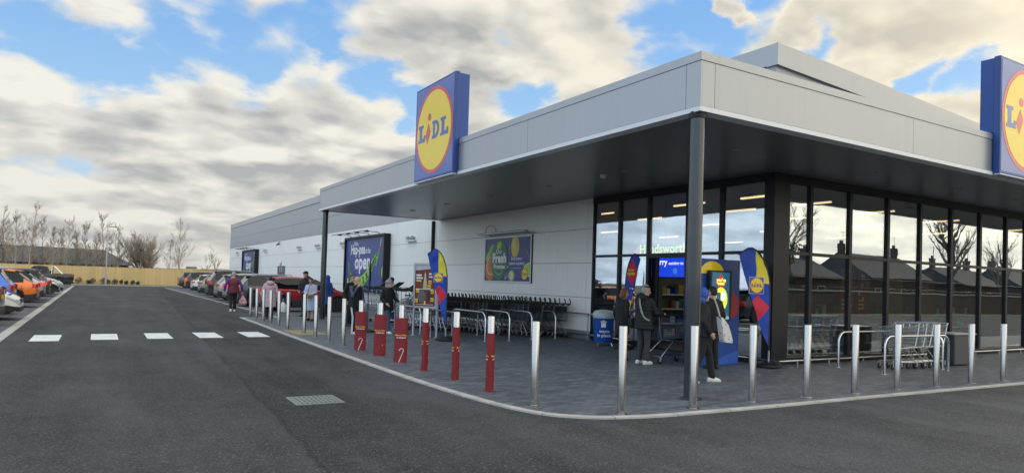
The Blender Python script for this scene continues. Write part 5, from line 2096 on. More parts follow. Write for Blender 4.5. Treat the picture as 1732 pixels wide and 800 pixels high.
CG = 'cars parked along the store wall'
CL = 'cars parked in the left bays'
P_ = paint
def car_r(y, xrear, L, **kw):
    return make_car(loc=(xrear + L / 2, y), rz=R(kw.pop('rot', 0)), L=L, group=CG, **kw)
def car_lr(y, xrear, L, **kw):   # left row, tail to the lane
    return make_car(loc=(xrear - L / 2, y), rz=R(180), L=L, group=CL, **kw)
def car_lf(y, xnose, L, **kw):   # left row, nose to the lane
    return make_car(loc=(xnose - L / 2, y), rz=0, L=L, group=CL, **kw)
car_r(32.35, 6.45, 4.15, label='red people carrier in front of the wall behind the pink coat woman', pm=P_('red', (.30, .012, .018)), W=1.72, H=1.56, body='mpv', tail=TAILON)
car_r(37.2, 6.15, 4.75, label='dark grey estate with pale roof rails behind the red car', pm=P_('slate', (.035, .045, .058)), W=1.9, H=1.62, body='suv', rails=True)
car_r(41.4, 6.25, 4.5, label='silver car with tall red tail lamps just right of the man in the maroon vest', pm=P_('silver', (.42, .43, .44), .5), W=1.85, H=1.66, body='suv', tail=TAILON)
car_r(45.2, 6.3, 4.4, label='pale grey car half hidden behind the man in the maroon vest', pm=P_('pale_grey', (.36, .36, .36), .5), W=1.82, H=1.60, body='suv')
car_r(50.4, 6.45, 4.85, label='large black four wheel drive car with a chrome window line', pm=P_('black', (.010, .011, .013)), W=1.98, H=1.83, body='suv', rails=True)
car_r(55.6, 6.6, 4.2, label='silver car with worn bumper tucked behind the black four wheel drive', pm=P_('dull_silver', (.30, .31, .31), .5), W=1.8, H=1.55, body='hatch')
car_r(62.0, 6.8, 4.2, label='white hatchback parked nose in further along the wall', pm=P_('white', (.70, .71, .72), .0), W=1.8, H=1.50, body='hatch')
car_r(70.0, 7.1, 4.5, label='dark car with bright red tail lamps beyond the white hatchback', pm=P_('dark_red', (.05, .012, .014)), W=1.85, H=1.70, body='suv', tail=TAILON)
car_r(79.2, 7.4, 4.5, label='brownish grey car farthest along the wall by the fence', pm=P_('taupe', (.10, .09, .085)), W=1.85, H=1.70, body='suv')
car_lr(23.7, -2.2, 4.4, label='black four wheel drive car with a round white sticker at its tail', pm=P_('black_left', (.016, .017, .019)), W=1.88, H=1.66, body='suv')
car_lf(26.5, -1.95, 4.1, label='white car parked nose out with a black grille', pm=P_('white_left', (.72, .73, .74), .0), W=1.78, H=1.46, body='hatch')
car_lr(29.6, -2.4, 4.0, label='bright blue hatchback with a roof spoiler', pm=P_('blue', (.02, .13, .55)), W=1.76, H=1.62, body='mpv')
car_lr(34.8, -2.02, 4.3, label='orange hatchback with tail to the lane', pm=P_('orange', (.72, .17, .015)), W=1.8, H=1.55, body='hatch', roofm=None)
car_lr(39.8, -2.05, 4.4, label='silver hatchback with lit red lamps beyond the orange car', pm=P_('silver_left', (.34, .35, .37), .5), W=1.8, H=1.52, body='hatch', tail=TAILON, roofm=BLACK)
car_lr(42.8, -2.0, 4.4, label='dark brown car with a pale bumper beyond the silver hatchback', pm=P_('dark_brown', (.045, .035, .03)), W=1.84, H=1.58, body='suv')
car_lf(48.4, -1.8, 4.5, label='black people carrier with a silver roof line parked nose out', pm=P_('black_mpv', (.014, .015, .017)), W=1.85, H=1.62, body='mpv', roofm=P_('silver_roof', (.38, .39, .41), .5))
car_lf(52.4, -1.75, 4.4, label='silver people carrier parked nose out beyond the black one', pm=P_('silver_mpv', (.42, .43, .44), .5), W=1.82, H=1.60, body='mpv')
make_car('black pickup truck with a chrome roll bar by the timber fence', P_('black_pick', (.008, .009, .012)), 5.2, 1.9, 1.85, 'pickup', (-4.3, 75.0), R(180), None, cname='pickup_truck', cat='pickup truck', sill=.42, spoiler=False)
# the sticker on the black car's tail
g = MB()
g.lathe([(.10, -.004), (.10, 0)], (-2.2 - .012, -.45, .90), WHITE, 20, axis='X')
for o in list(COL.objects):
    if o.get('label', '').startswith('black four wheel drive car with a round'):
        s_ = g.build('sticker', o)
        break

# ------------------------------------------------------------------ people
def remesh(mb, name, m, parent, voxel, smooth=3):
    me = bpy.data.meshes.new(name)
    me.from_pydata([tuple(v) for v in mb.v], [], mb.f)
    bm = bmesh.new()
    bm.from_mesh(me)
    bmesh.ops.recalc_face_normals(bm, faces=bm.faces[:])
    bm.to_mesh(me)
    bm.free()
    tmp = bpy.data.objects.new('tmp', me)
    COL.objects.link(tmp)
    md = tmp.modifiers.new('r', 'REMESH')
    md.mode = 'VOXEL'
    md.voxel_size = voxel
    ms = tmp.modifiers.new('s', 'SMOOTH')
    ms.factor = 0.5
    ms.iterations = smooth
    dg = bpy.context.evaluated_depsgraph_get()
    out = bpy.data.meshes.new_from_object(tmp.evaluated_get(dg))
    bpy.data.objects.remove(tmp)
    bpy.data.meshes.remove(me)
    out.materials.clear()
    out.materials.append(m)
    out.polygons.foreach_set('use_smooth', [True] * len(out.polygons))
    o = bpy.data.objects.new(name, out)
    COL.objects.link(o)
    o.parent = parent
    return o


def chain(mb, pts, rs):
    """limb: tapered tube with balls at the joints"""
    mb.tube(pts, rs, SKIN, 12)
    for p, r in zip(pts, rs):
        mb.ball(p, r, SKIN, 10)


def torso_shape(mb, secs):
    """secs: (centre, half width y, half depth x) rings joined"""
    n = 18
    vs, fs = [], []
    for c, wy, dx in secs:
        for k in range(n):
            a = 2 * math.pi * k / n
            vs.append(Vector(c) + Vector((dx * math.cos(a), wy * math.sin(a), 0)))
    for i in range(len(secs) - 1):
        for k in range(n):
            q = (k + 1) % n
            fs.append((i * n + k, i * n + q, (i + 1) * n + q, (i + 1) * n + k))
    fs.append(tuple(reversed(range(n))))
    fs.append(tuple(range((len(secs) - 1) * n, len(secs) * n)))
    mb.add(vs, fs, SKIN)


def person(label, loc, face, h=1.7, stride=0.0, lead=1, lean=0.0, armL=None, armR=None, headturn=0.0, headnod=0.0, build=1.0,
           top=None, coat_z=.90, coat_flare=1.0, legs=None, skirt=None, skirt_z=.35, shoes=None, hair=None, hair_len=0.0, hat=None, hood=None,
           sleeves=None, bare_legs=False, stripe=False, spread=.09, sc_h=None):
    """local +x = the way the person faces, +y = their left. joints are for a 1.75 m figure and scale with h"""
    t = thing('person', label, 'person', (loc[0], loc[1], PZ if len(loc) < 3 else loc[2]), face)
    k = h / 1.75
    def S(p):
        return Vector(p) * k
    hipz, dr_ = .93 - abs(stride) * .10, 0
    Lk = {}
    for nm, sy in (('L', 1), ('R', -1)):
        fwd = stride * (1 if (nm == 'L') == (lead == 1) else -1)
        hip = (0, sy * .085, hipz)
        ank = (fwd * .42, sy * spread, .09 + (0.05 if fwd < 0 else 0) * min(1, abs(stride) * 2))
        kn = (fwd * .21 + .035 + (.05 if fwd < 0 else .03) * min(1, abs(stride) * 2), sy * (.09 + (spread - .09) * .5), (hipz + ank[2]) / 2 + .015)
        Lk[nm] = (hip, kn, ank, fwd)
    sh_z = hipz + .50
    lx = lambda z: lean * max(0, z - hipz)
    def UP(p):
        return (p[0] + lx(p[2]), p[1], p[2])
    shL, shR = UP((0, .185 * build, sh_z)), UP((0, -.185 * build, sh_z))
    dl = {'L': ((-.04, .255 * build, sh_z - .30), (.06, .26 * build, sh_z - .55)), 'R': ((-.04, -.255 * build, sh_z - .30), (.06, -.26 * build, sh_z - .55))}
    arms = {}
    for nm, a, s0 in (('L', armL, shL), ('R', armR, shR)):
        e, w = a if a else dl[nm]
        if a:
            e = (e[0], e[1], e[2] - 1.43 + sh_z) if True else e
            w = (w[0], w[1], w[2] - 1.43 + sh_z)
        arms[nm] = (s0, UP(e) if not a else (e[0] + lx(sh_z), e[1], e[2]), UP(w) if not a else (w[0] + lx(sh_z), w[1], w[2]))
    neck = UP((0.0, 0, sh_z + .05))
    hc = UP((.03 + .02, 0, sh_z + .21))
    HR = Matrix.Rotation(headturn, 3, 'Z') @ Matrix.Rotation(headnod, 3, 'Y')
    hcv = Vector(hc) + Vector((math.sin(headnod) * .05, 0, -abs(math.sin(headnod)) * .02))
    def HP(p):
        return S(hcv + HR @ Vector(p))
    # body
    b = MB()
    torso_shape(b, [(S(UP((0, 0, hipz - .08))), .15 * k * build, .10 * k), (S(UP((0, 0, hipz + .02))), .165 * k * build, .115 * k), (S(UP((0, 0, hipz + .2))), .135 * k * build, .10 * k),
                    (S(UP((0, 0, hipz + .38))), .165 * k * build, .115 * k), (S(UP((0, 0, sh_z))), .155 * k * build, .075 * k), (S(UP((0, 0, sh_z + .05))), .07 * k, .055 * k)])
    for nm in 'LR':
        hip, kn, an, fwd = Lk[nm]
        chain(b, [S(hip), S(kn), S(an)], [.082 * k, .056 * k, .042 * k])
        toe = (an[0] + .15, an[1] + (.02 if nm == 'L' else -.02), .035)
        chain(b, [S((an[0] - .03, an[1], max(.04, an[2] - .04))), S(toe)], [.042 * k, .03 * k])
        s0, e, w = arms[nm]
        chain(b, [S((s0[0], s0[1] * .90, s0[2] - .03)), S(e), S(w)], [.044 * k, .040 * k, .030 * k])
        # hand: palm, four fingers, thumb
        d = (Vector(w) - Vector(e)).normalized()
        sd = Vector((0, 1 if nm == 'R' else -1, 0))
        sd = (sd - d * sd.dot(d)).normalized()
        fwdv = d.cross(sd)
        pc = Vector(w) + d * .045
        wide = Vector((1, 0, 0)) - d * d.x
        wide = wide.normalized() if wide.length > .2 else fwdv.normalized()
        nrm = d.cross(wide).normalized()
        b.tube([S(Vector(w)), S(pc), S(pc + d * .04)], [.027 * k, .034 * k, .033 * k], SKIN, 8)
        cu = sd
        for q, (o_, ln) in enumerate(((-.027, .068), (-.009, .078), (.009, .074), (.027, .06))):
            r0 = pc + d * .04 + wide * o_
            b.tube([S(r0 - d * .02), S(r0 + d * ln * .5 + cu * .012), S(r0 + d * ln * .85 + cu * .035)], [.0095 * k, .009 * k, .007 * k], SKIN, 6)
        th0 = pc + wide * .028
        b.tube([S(th0 - d * .01), S(th0 + wide * .028 + d * .02 + cu * .01), S(th0 + wide * .034 + d * .05 + cu * .02)], [.011 * k, .010 * k, .008 * k], SKIN, 6)
    b.tube([S(neck), S(hcv + Vector((-.015, 0, -.04)))], [.058 * k, .052 * k], SKIN, 12)
    b.ball(HP((-.008, 0, .025)), (.098 * k, .077 * k, .098 * k), SKIN, 16)
    b.ball(HP((.022, 0, -.055)), (.070 * k, .060 * k, .068 * k), SKIN, 14)
    b.ball(HP((.062, 0, -.095)), (.028 * k, .034 * k, .024 * k), SKIN, 10)
    b.tube([HP((.085, 0, .015)), HP((.112, 0, -.03)), HP((.090, 0, -.04))], [.010 * k, .017 * k, .014 * k], SKIN, 8)
    b.ball(HP((.083, 0, -.068)), (.014 * k, .026 * k, .010 * k), SKIN, 8)
    b.ball(HP((.08, .03, .028)), (.014 * k, .022 * k, .009 * k), SKIN, 8)
    b.ball(HP((.08, -.03, .028)), (.014 * k, .022 * k, .009 * k), SKIN, 8)
    for s in (1, -1):
        b.ball(HP((-.005, s * .080, -.015)), (.022 * k, .010 * k, .034 * k), SKIN, 8)
    remesh(b, 'body', SKIN, t, .0085 * k, 2)
    for s in (1, -1):
        g = MB()
        g.ball(HP((.084, s * .031, .008)), (.011 * k, .014 * k, .008 * k), mat('eye', (.05, .035, .03), .2), 8)
        g.build('eye', t)
    # clothes
    if legs:
        g = MB()
        torso_shape(g, [(S(UP((0, 0, hipz - .12))), .150 * k * build, .112 * k), (S(UP((0, 0, hipz + .02))), .178 * k * build, .13 * k), (S(UP((0, 0, hipz + .14))), .155 * k * build, .118 * k)])
        for nm in 'LR':
            hip, kn, an, fwd = Lk[nm]
            lo = Vector(an) + Vector((0, 0, .015))
            chain(g, [S(hip), S(kn), S(lo)], [.100 * k, .073 * k, .064 * k if not bare_legs else .05 * k])
        remesh(g, 'trousers', legs, t, .013 * k, 3)
    if stripe:
        hip, kn, an, fwd = Lk['R']
        g = MB()
        for off in (-.022, .012):
            a, c, d_ = [Vector(q) + Vector((off, -w_, 0)) for q, w_ in ((hip, .103), (kn, .075), (an, .066))]
            g.tube([S(a), S(c), S(d_)], .010 * k, WHITE, 6)
        g.build('side_stripe', t)
    if skirt:
        g = MB()
        torso_shape(g, [(S(UP((0, 0, skirt_z))), .25 * k * build, .22 * k), (S(UP((0, 0, skirt_z + .25))), .23 * k * build, .19 * k), (S(UP((0, 0, hipz))), .185 * k * build, .14 * k), (S(UP((0, 0, hipz + .16))), .155 * k * build, .12 * k)])
        remesh(g, 'skirt', skirt, t, .014 * k, 2)
    for nm in 'LR':
        hip, kn, an, fwd = Lk[nm]
        g = MB()
        lift = .05 * min(1, abs(stride) * 2) if fwd < 0 else 0
        base_ = Vector((an[0], an[1], 0))
        yo = .02 if nm == 'L' else -.02
        tilt = lift
        g.tube([S(base_ + Vector((-.075, 0, .045 + tilt))), S(base_ + Vector((-.02, 0, .062 + tilt))), S(base_ + Vector((.07, yo * .5, .045 + tilt * .4))), S(base_ + Vector((.165, yo, .032)))],
               [.038 * k, .056 * k, .048 * k, .030 * k], SKIN, 10)
        g.tube([S(base_ + Vector((-.085, 0, .018 + tilt))), S(base_ + Vector((.0, 0, .016 + tilt * .7))), S(base_ + Vector((.09, yo * .6, .016))), S(base_ + Vector((.185, yo, .018)))], [.036 * k, .038 * k, .042 * k, .024 * k], SKIN, 10)
        vmin = min(v.z for v in g.v)
        for v in g.v:
            v.z = max(v.z, 0.002)
        remesh(g, 'shoe', shoes or BLACK, t, .011 * k, 2)
    if top:
        g = MB()
        fl = coat_flare
        zb_ = coat_z
        torso_shape(g, [(S(UP((0, 0, zb_))), (.205 * fl) * k * build, (.155 * fl) * k), (S(UP((0, 0, max(zb_ + .05, hipz)))), .205 * k * build * (1 + (fl - 1) * .5), .155 * k), (S(UP((0, 0, hipz + .2))), .185 * k * build, .145 * k),
                        (S(UP((0, 0, hipz + .38))), .205 * k * build, .150 * k), (S(UP((0, 0, sh_z - .03))), .205 * k * build, .12 * k), (S(UP((0, 0, sh_z + .035))), .15 * k * build, .10 * k), (S(UP((0, 0, sh_z + .075))), .082 * k, .076 * k)])
        if not sleeves:
            for nm in 'LR':
                s0, e, w = arms[nm]
                w2 = Vector(w) - (Vector(w) - Vector(e)).normalized() * .02
                chain(g, [S((s0[0], s0[1] * .93, s0[2] - .015)), S(e), S(w2)], [.068 * k, .060 * k, .047 * k])
        if hood:
            g.ball(S(UP((-.10, 0, sh_z + .06))), (.09 * k, .14 * k, .10 * k), SKIN, 14)
            g.ball(S(UP((-.04, 0, sh_z + .07))), (.10 * k, .12 * k, .055 * k), SKIN, 14)
        remesh(g, 'coat' if coat_z < .8 else 'jacket', top, t, .014 * k, 3)
        if sleeves:
            for nm in 'LR':
                g = MB()
                s0, e, w = arms[nm]
                w2 = Vector(w) - (Vector(w) - Vector(e)).normalized() * .02
                chain(g, [S((s0[0], s0[1] * .93, s0[2] - .015)), S(e), S(w2)], [.066 * k, .058 * k, .045 * k])
                remesh(g, 'sleeve', sleeves, t, .014 * k, 3)
    if hair:
        g = MB()
        g.ball(HP((-.018, 0, .038)), (.100 * k, .086 * k, .098 * k), SKIN, 16)
        if hair_len:
            g.ball(HP((-.050, 0, -.03)), (.066 * k, .088 * k, .085 * k), SKIN, 14)
            g.tube([HP((-.06, 0, .0)), HP((-.065, 0, -.06 - hair_len * .5)), HP((-.06, 0, -.08 - hair_len))], [.085 * k, .082 * k, .055 * k], SKIN, 12)
        else:
            g.ball(HP((-.045, 0, -.01)), (.060 * k, .080 * k, .075 * k), SKIN, 12)
        # keep the face free
        keep = MB()
        keep.v, keep.f, keep.m, keep.mats = g.v, g.f, g.m, g.mats
        fwdv = HR @ Vector((1, 0, 0))
        upv = HR @ Vector((0, 0, 1))
        c0 = S(hcv)
        for v in keep.v:
            q = v - c0
            f_, u_ = q.dot(fwdv), q.dot(upv)
            lim = (.055 if u_ < .06 * k else .085) * k
            if u_ < .05 * k:
                lim = .02 * k
            if f_ > lim:
                v -= fwdv * (f_ - lim)
        remesh(keep, 'hair', hair, t, .011 * k, 2)
    if hat:
        hm, kind_ = hat
        g = MB()
        if kind_ == 'cap':
            g.ball(HP((-.010, 0, .065)), (.108 * k, .094 * k, .070 * k), SKIN, 14)
            g.ball(HP((.085, 0, .050)), (.075 * k, .072 * k, .014 * k), SKIN, 12)
        elif kind_ == 'wool':
            g.ball(HP((-.016, 0, .060)), (.112 * k, .100 * k, .090 * k), SKIN, 14)
            g.lathe([(.108 * k, -.025 * k), (.115 * k, 0), (.108 * k, .03 * k)], HP((-.016, 0, .05)), SKIN, 16)
            g.ball(HP((-.02, 0, .16)), .035 * k, SKIN, 10)
        elif kind_ == 'hood':
            g.ball(HP((-.035, 0, .02)), (.120 * k, .115 * k, .135 * k), SKIN, 14)
            g.ball(HP((-.06, 0, -.10)), (.09 * k, .12 * k, .09 * k), SKIN, 12)
        elif kind_ == 'band':
            g.lathe([(.094 * k, -.016 * k), (.097 * k, 0), (.088 * k, .018 * k)], HP((-.022, 0, .078)), SKIN, 16)
        remesh(g, {'cap': 'cap', 'wool': 'wool_hat', 'hood': 'hood', 'band': 'headband'}[kind_], hm, t, .010 * k, 2)
    return t


FB = mat('fabric_black', (.011, .011, .013), .85, var=.2, vscale=8, bump=.3, bscale=25)
FNAVY = mat('fabric_navy', (.022, .03, .05), .85, var=.2, vscale=8)
FJEAN = mat('denim', (.05, .08, .15), .85, var=.25, vscale=12)
FJBL = mat('washed_black_denim', (.035, .036, .04), .85, var=.3, vscale=10)
FSLATE = mat('fabric_slate_blue', (.05, .07, .12), .8, var=.2, vscale=8)
FPURP = mat('fabric_purple', (.075, .022, .20), .75, var=.15, vscale=8)
FLILAC = mat('fabric_pale_lilac', (.42, .42, .52), .85, var=.15, vscale=10)
FSKY = mat('fabric_pale_blue', (.30, .40, .52), .85, var=.15, vscale=10)
FBRIGHT = mat('fabric_bright_blue', (.02, .07, .35), .7, var=.15, vscale=8)
FWHITE = mat('fabric_white', (.62, .61, .58), .8, var=.1, vscale=8)
FGREY = mat('knit_grey', (.28, .27, .30), .95, var=.25, vscale=30, bump=.5, bscale=80)
HBRN = mat('hair_brown', (.06, .035, .02), .6, var=.25, vscale=30)
HDRK = mat('hair_dark', (.015, .012, .010), .6, var=.25, vscale=30)
HGING = mat('hair_auburn', (.14, .06, .025), .6, var=.25, vscale=30)
HGRY = mat('hair_grey', (.32, .31, .31), .7, var=.25, vscale=30)
SHOEW = mat('shoe_white', (.62, .62, .60), .6, var=.1)
SHOEB = mat('shoe_black', (.02, .02, .02), .5)
MAROON = custom('quilt_maroon', quilt((.11, .010, .025), .085))
PINKQ = custom('quilt_pink', quilt((.48, .32, .36), .16))
BLACKQ = custom('quilt_black', quilt((.008, .008, .010), .075, .75))

person('man in maroon padded vest and purple sleeves walking away down the lane', (5.12, 31.6, 0), R(86), 1.74, stride=.35, lead=-1, build=1.18, top=MAROON, coat_z=.80, sleeves=FPURP, legs=FB, shoes=SHOEW, hair=HGRY,
       armL=((-.06, .33, 1.16), (-.02, .36, .93)), armR=((-.02, -.34, 1.15), (.04, -.37, .92)))
t = thing('pink_bag', 'crumpled pink bag in the right hand of the man in maroon', 'bag', (5.55, 31.75, 0.28))
g = MB()
PK = mat('pink_fabric', (.55, .28, .34), .8, var=.3, vscale=9)
g.tube(smooth_path([(0, 0, .02), (.0, 0, .12), (.01, .02, .26), (0, 0, .40)]), [.10, .13, .15, .165, .17, .17, .17, .16, .16, .15, .14, .13, .12, .10, .08, .07, .06, .05, .04], PK, 14)
for k in range(3):
    g.ball((.1 * math.cos(k * 2.2), .1 * math.sin(k * 2.2), .1 + .07 * k), .09, PK, 10)
remesh(g, 'sack', PK, t, .014, 2)
g = MB()
g.tube([(.05, 0, .36), (.0, 0, .60), (-.05, 0, .36)], .010, PK, 6)
g.build('strap', t)
person('woman in long pale pink padded coat walking away behind the bollards', (5.52, 26.2, 0), R(80), 1.60, stride=.28, lead=1, build=1.1, top=PINKQ, coat_z=.50, coat_flare=1.12, legs=FB, shoes=SHOEB, hair=HDRK, hood=True)
t = thing('carrier_bag', 'white carrier bag beside the woman in the pink coat', 'bag', (5.98, 26.1, .28))
g = MB()
g.tube([(0, 0, .0), (.02, 0, .12), (0, .01, .26), (0, 0, .36)], [.12, .14, .12, .04], FWHITE, 12, flat=None)
g.build('sack', t, 60)
g = MB()
g.tube([(.03, 0, .34), (0, 0, .5), (-.03, 0, .34)], .008, FWHITE, 6)
g.build('handles', t)
person('man in black hooded top and flat cap standing by the far column', (7.22, 27.72), R(218), 1.82, stride=.20, lead=1, top=FB, coat_z=.86, legs=FB, shoes=SHOEB, hair=HDRK, hat=(FB, 'cap'), hood=True, headturn=R(-10), spread=.14,
       armL=((.03, .26, 1.16), (.24, .16, 1.02)), armR=((.03, -.26, 1.16), (.24, -.12, 1.0)))
person('woman in pale lilac cardigan and light blue skirt looking down at her hands', (6.75, 25.15), R(228), 1.57, build=1.12, top=FLILAC, coat_z=.84, coat_flare=1.05, skirt=FSKY, skirt_z=.42, shoes=SHOEB, hair=HBRN, hair_len=.10, headnod=R(32), headturn=R(10),
       armL=((.06, .24, 1.16), (.25, .07, 1.06)), armR=((.06, -.24, 1.16), (.25, -.05, 1.04)), spread=.11, stride=.12)
t = thing('shoulder_bag', 'small brown shoulder bag of the woman in the lilac cardigan', 'bag', (6.62, 24.88, .90))
g = MB()
g.box((0, 0, 0), (.20, .10, .14), mat('tan_leather', (.28, .12, .05), .5), bev=.03)
g.build('pouch', t)
g = MB()
g.tube(smooth_path([(-.06, .05, .06), (-.02, .04, .3), (.02, .10, .42), (.10, .25, .40)]), .010, HDRK, 6)
g.build('strap', t)
person('person in bright blue coat hidden behind the far column', (7.98, 27.35), R(120), 1.66, top=FBRIGHT, coat_z=.55, legs=FB, shoes=SHOEB, hair=HDRK, hat=(FBRIGHT, 'hood'))
person('bald man with hand to his mouth, dark vest and striped tracksuit trousers', (6.38, 19.06), R(-62), 1.66, build=1.14, top=FB, coat_z=.82, sleeves=FSLATE, legs=FB, shoes=SHOEW, stripe=True, stride=.18, lead=-1, spread=.12, headnod=R(8),
       armR=((.14, -.28, 1.18), (.15, -.08, 1.44)), armL=((.02, .27, 1.15), (.14, .22, .95)))
person('dark haired person in black standing behind the bald man', (7.28, 22.3), R(-60), 1.70, top=FB, coat_z=.8, legs=FB, shoes=SHOEB, hair=HBRN)
person('woman in grey wool hat and black coat striding past the red bollards', (7.38, 19.15), R(-68), 1.60, build=1.12, top=FB, coat_z=.76, coat_flare=1.06, legs=FJEAN, shoes=SHOEW, hair=HGRY, hair_len=.06, hat=(FGREY, 'wool'), stride=.42, lead=-1, hood=True,
       armL=((.06, .28, 1.16), (.28, .24, 1.06)), armR=((.02, -.28, 1.16), (.22, -.26, 1.02)))
person('man with cropped hair in a white top bending behind the carrier trolleys', (9.55, 24.1), R(170), 1.66, lean=.12, top=FWHITE, coat_z=.85, legs=FNAVY, shoes=SHOEB, hair=HBRN,
       armL=((.2, .24, 1.2), (.4, .15, 1.1)), armR=((.2, -.24, 1.2), (.4, -.15, 1.1)))
person('woman in black quilted coat and headband pushing the blue trolley', (9.80, 10.78), R(5), 1.64, build=1.16, top=BLACKQ, coat_z=.78, coat_flare=1.1, legs=FJBL, shoes=SHOEW, hair=HGRY, hat=(FB, 'band'), hood=True, headturn=R(-25), headnod=R(12), spread=.11,
       armL=((.12, .28, 1.14), (.36, .24, 1.08)), armR=((.12, -.28, 1.14), (.40, -.20, 1.12)))
t = thing('crossbody_strap', 'black and white patterned bag strap across the quilted coat back', 'bag strap', (9.80, 10.78, PZ), R(5))
STRP = mat('strap_pattern', (.22, .22, .21), .7, var=1.0, vscale=26)
g = MB()
g.tube(smooth_path([(-.03, .06, 1.44), (-.155, -.02, 1.36), (-.185, -.08, 1.18), (-.17, -.16, .99), (-.08, -.24, .92)], 4), .022, STRP, 6)
g.build('strap', t)
g = MB()
g.box((-.02, .25, .84), (.26, .10, .22), FB, bev=.03)
g.build('pouch', t)
person('auburn haired woman in black coat behind the one pushing the trolley', (9.88, 11.55), R(-5), 1.56, top=FB, coat_z=.62, legs=FB, shoes=SHOEB, hair=HGING, hair_len=.05, stride=.1)
person('person in black with a blue hood striding right from behind the near column', (8.90, 8.33), R(-24), 1.66, lean=-.03, build=1.05, top=FB, coat_z=.84, legs=FB, shoes=SHOEW, hair=HDRK, hat=(FBRIGHT, 'hood'), stride=.60, lead=1, hood=True,
       armL=((.0, .27, 1.16), (.14, .22, .98)), armR=((-.08, -.27, 1.18), (.08, -.25, .98)))
t = thing('tote_bag', 'white tote bag with dark print hanging behind the near column', 'bag', (8.96, 8.02, .74))
def totep(T, out):
    b = T.n('ShaderNodeBsdfPrincipled')
    co = T.n('ShaderNodeTexCoord').outputs['Object']
    v = T.n('ShaderNodeTexVoronoi', i_Vector=co, i_Scale=16.0)
    n = T.noise(co, 24.0, 2.0, .5)
    f = T.m('MULTIPLY', T.m('LESS_THAN', v.outputs[0], .28), T.m('GREATER_THAN', n, .48))
    T.t.links.new(T.mix(f, (.55, .54, .52), (.03, .03, .035)), b.inputs['Base Color'])
    b.inputs['Roughness'].default_value = .85
    T.t.links.new(b.outputs[0], out.inputs[0])
TOTE = custom('tote_print', totep)
g = MB()
vs = []
pr = [(0, .42, .05), (.02, .30, .15), (.05, .15, .19), (.08, .04, .20), (.10, .0, .17)]
for x, z, w in pr:
    vs += [(x - .02, -.06 - .02, z), (x + w, -.07, z - .02), (x + w, .0, z - .02), (x - .02, .03, z)]
fs = []
for i in range(len(pr) - 1):
    for q in range(4):
        fs.append((i * 4 + q, (i + 1) * 4 + q, (i + 1) * 4 + (q + 1) % 4, i * 4 + (q + 1) % 4))
fs += [(0, 1, 2, 3), (16, 19, 18, 17)]
g.add(vs, fs, TOTE)
g.build('sack', t, 50)
g = MB()
g.tube(smooth_path([(-.02, -.05, .40), (-.12, -.08, .58), (-.22, -.10, .72)], 4), .014, TOTE, 6)
g.build('strap', t)
person('person in dark clothes using the blue kiosk behind the near column', (10.72, 9.72), R(90), 1.64, top=FB, coat_z=.8, legs=FB, shoes=SHOEB, hair=HDRK)

# ------------------------------------------------------------------ fence, lamp, shrubs, trees, far buildings
t = thing('timber_fence', 'long pale timber board fence closing the far end of the car park', 'fence', (0, 86.6, 0))
g = MB()
rnd = random.Random(3)
x = -42.0
while x < 34:
    z1 = 1.99 + rnd.uniform(-.012, .012)
    o_ = rnd.uniform(0, .012)
    g.span((x, 86.6 + o_, .1), (x + .146, 86.622 + o_, z1), WOOD)
    x += .15
g.build('boards', t, 40, world=True)
for k in range(32):
    g = MB()
    xx = -42 + 2.4 * k
    g.span((xx - .05, 86.66, 0), (xx + .05, 86.76, 1.95), WOOD)
    g.build('fence_post', t, world=True)
g = MB()
for z in (.4, 1.1, 1.8):
    g.span((-42, 86.635, z), (34, 86.66, z + .08), WOOD)
g.build('rail', t, 40, world=True)

t = thing('lamp_post', 'slim grey car park lamp post in front of the timber fence', 'lamp post', (.95, 85.3, .1))
g = MB()
g.tube([(0, 0, 0), (0, 0, 1.2), (0, 0, 1.22), (0, 0, 6.2)], [.10, .10, .065, .05], ALU, 12)
g.build('pole', t)
g = MB()
g.tube([(0, 0, 6.15), (.35, 0, 6.2)], .03, ALU, 8)
g.box((.55, 0, 6.2), (.6, .22, .07), ANTH, bev=.02)
g.build('lamp_head', t)

def leafclump(g, c, r, n, rnd, m, s=.06):
    for _ in range(n):
        d = Vector((rnd.gauss(0, 1), rnd.gauss(0, 1), rnd.gauss(0, .8)))
        d = d.normalized() * r * rnd.random() ** .4
        p = Vector(c) + d
        a = Vector((rnd.uniform(-1, 1), rnd.uniform(-1, 1), rnd.uniform(-1, 1))).normalized()
        b = a.orthogonal().normalized()
        k = s * rnd.uniform(.6, 1.5)
        g.add([p - a * k, p + b * k * .5, p + a * k, p - b * k * .5], [(0, 1, 2, 3)], m)


LEAFB = mat('shrub_leaf_brown', (.075, .06, .03), .8, var=.4, vscale=6)
for k, (x, r, z) in enumerate(((-.95, .45, .65), (.0, .3, .4), (.3, .4, .6), (1.35, .42, .7), (1.75, .3, .55), (2.4, .35, .6), (3.0, .22, .6), (3.5, .22, .5), (4.1, .25, .55), (4.6, .2, .45), (-2.1, .4, .5), (-3.2, .35, .5))):
    rnd = random.Random(20 + k)
    t = thing('low_shrub', 'low evergreen shrub at the foot of the timber fence', 'shrub', (x - .6, 85.7, .08), 0, 'low shrubs along the fence')
    g = MB()
    leafclump(g, (0, 0, z * .5), r, 200, rnd, LEAFD, .05)
    leafclump(g, (r * .3, 0, z * .75), r * .6, 90, rnd, LEAFB, .05)
    g.build('foliage', t, 0)
    g = MB()
    for q in range(5):
        a = rnd.uniform(0, 6.3)
        g.tube([(0, 0, 0), (r * .5 * math.cos(a), r * .5 * math.sin(a), z * .8)], [.012, .006], BARK, 4)
    g.build('stems', t, 0)


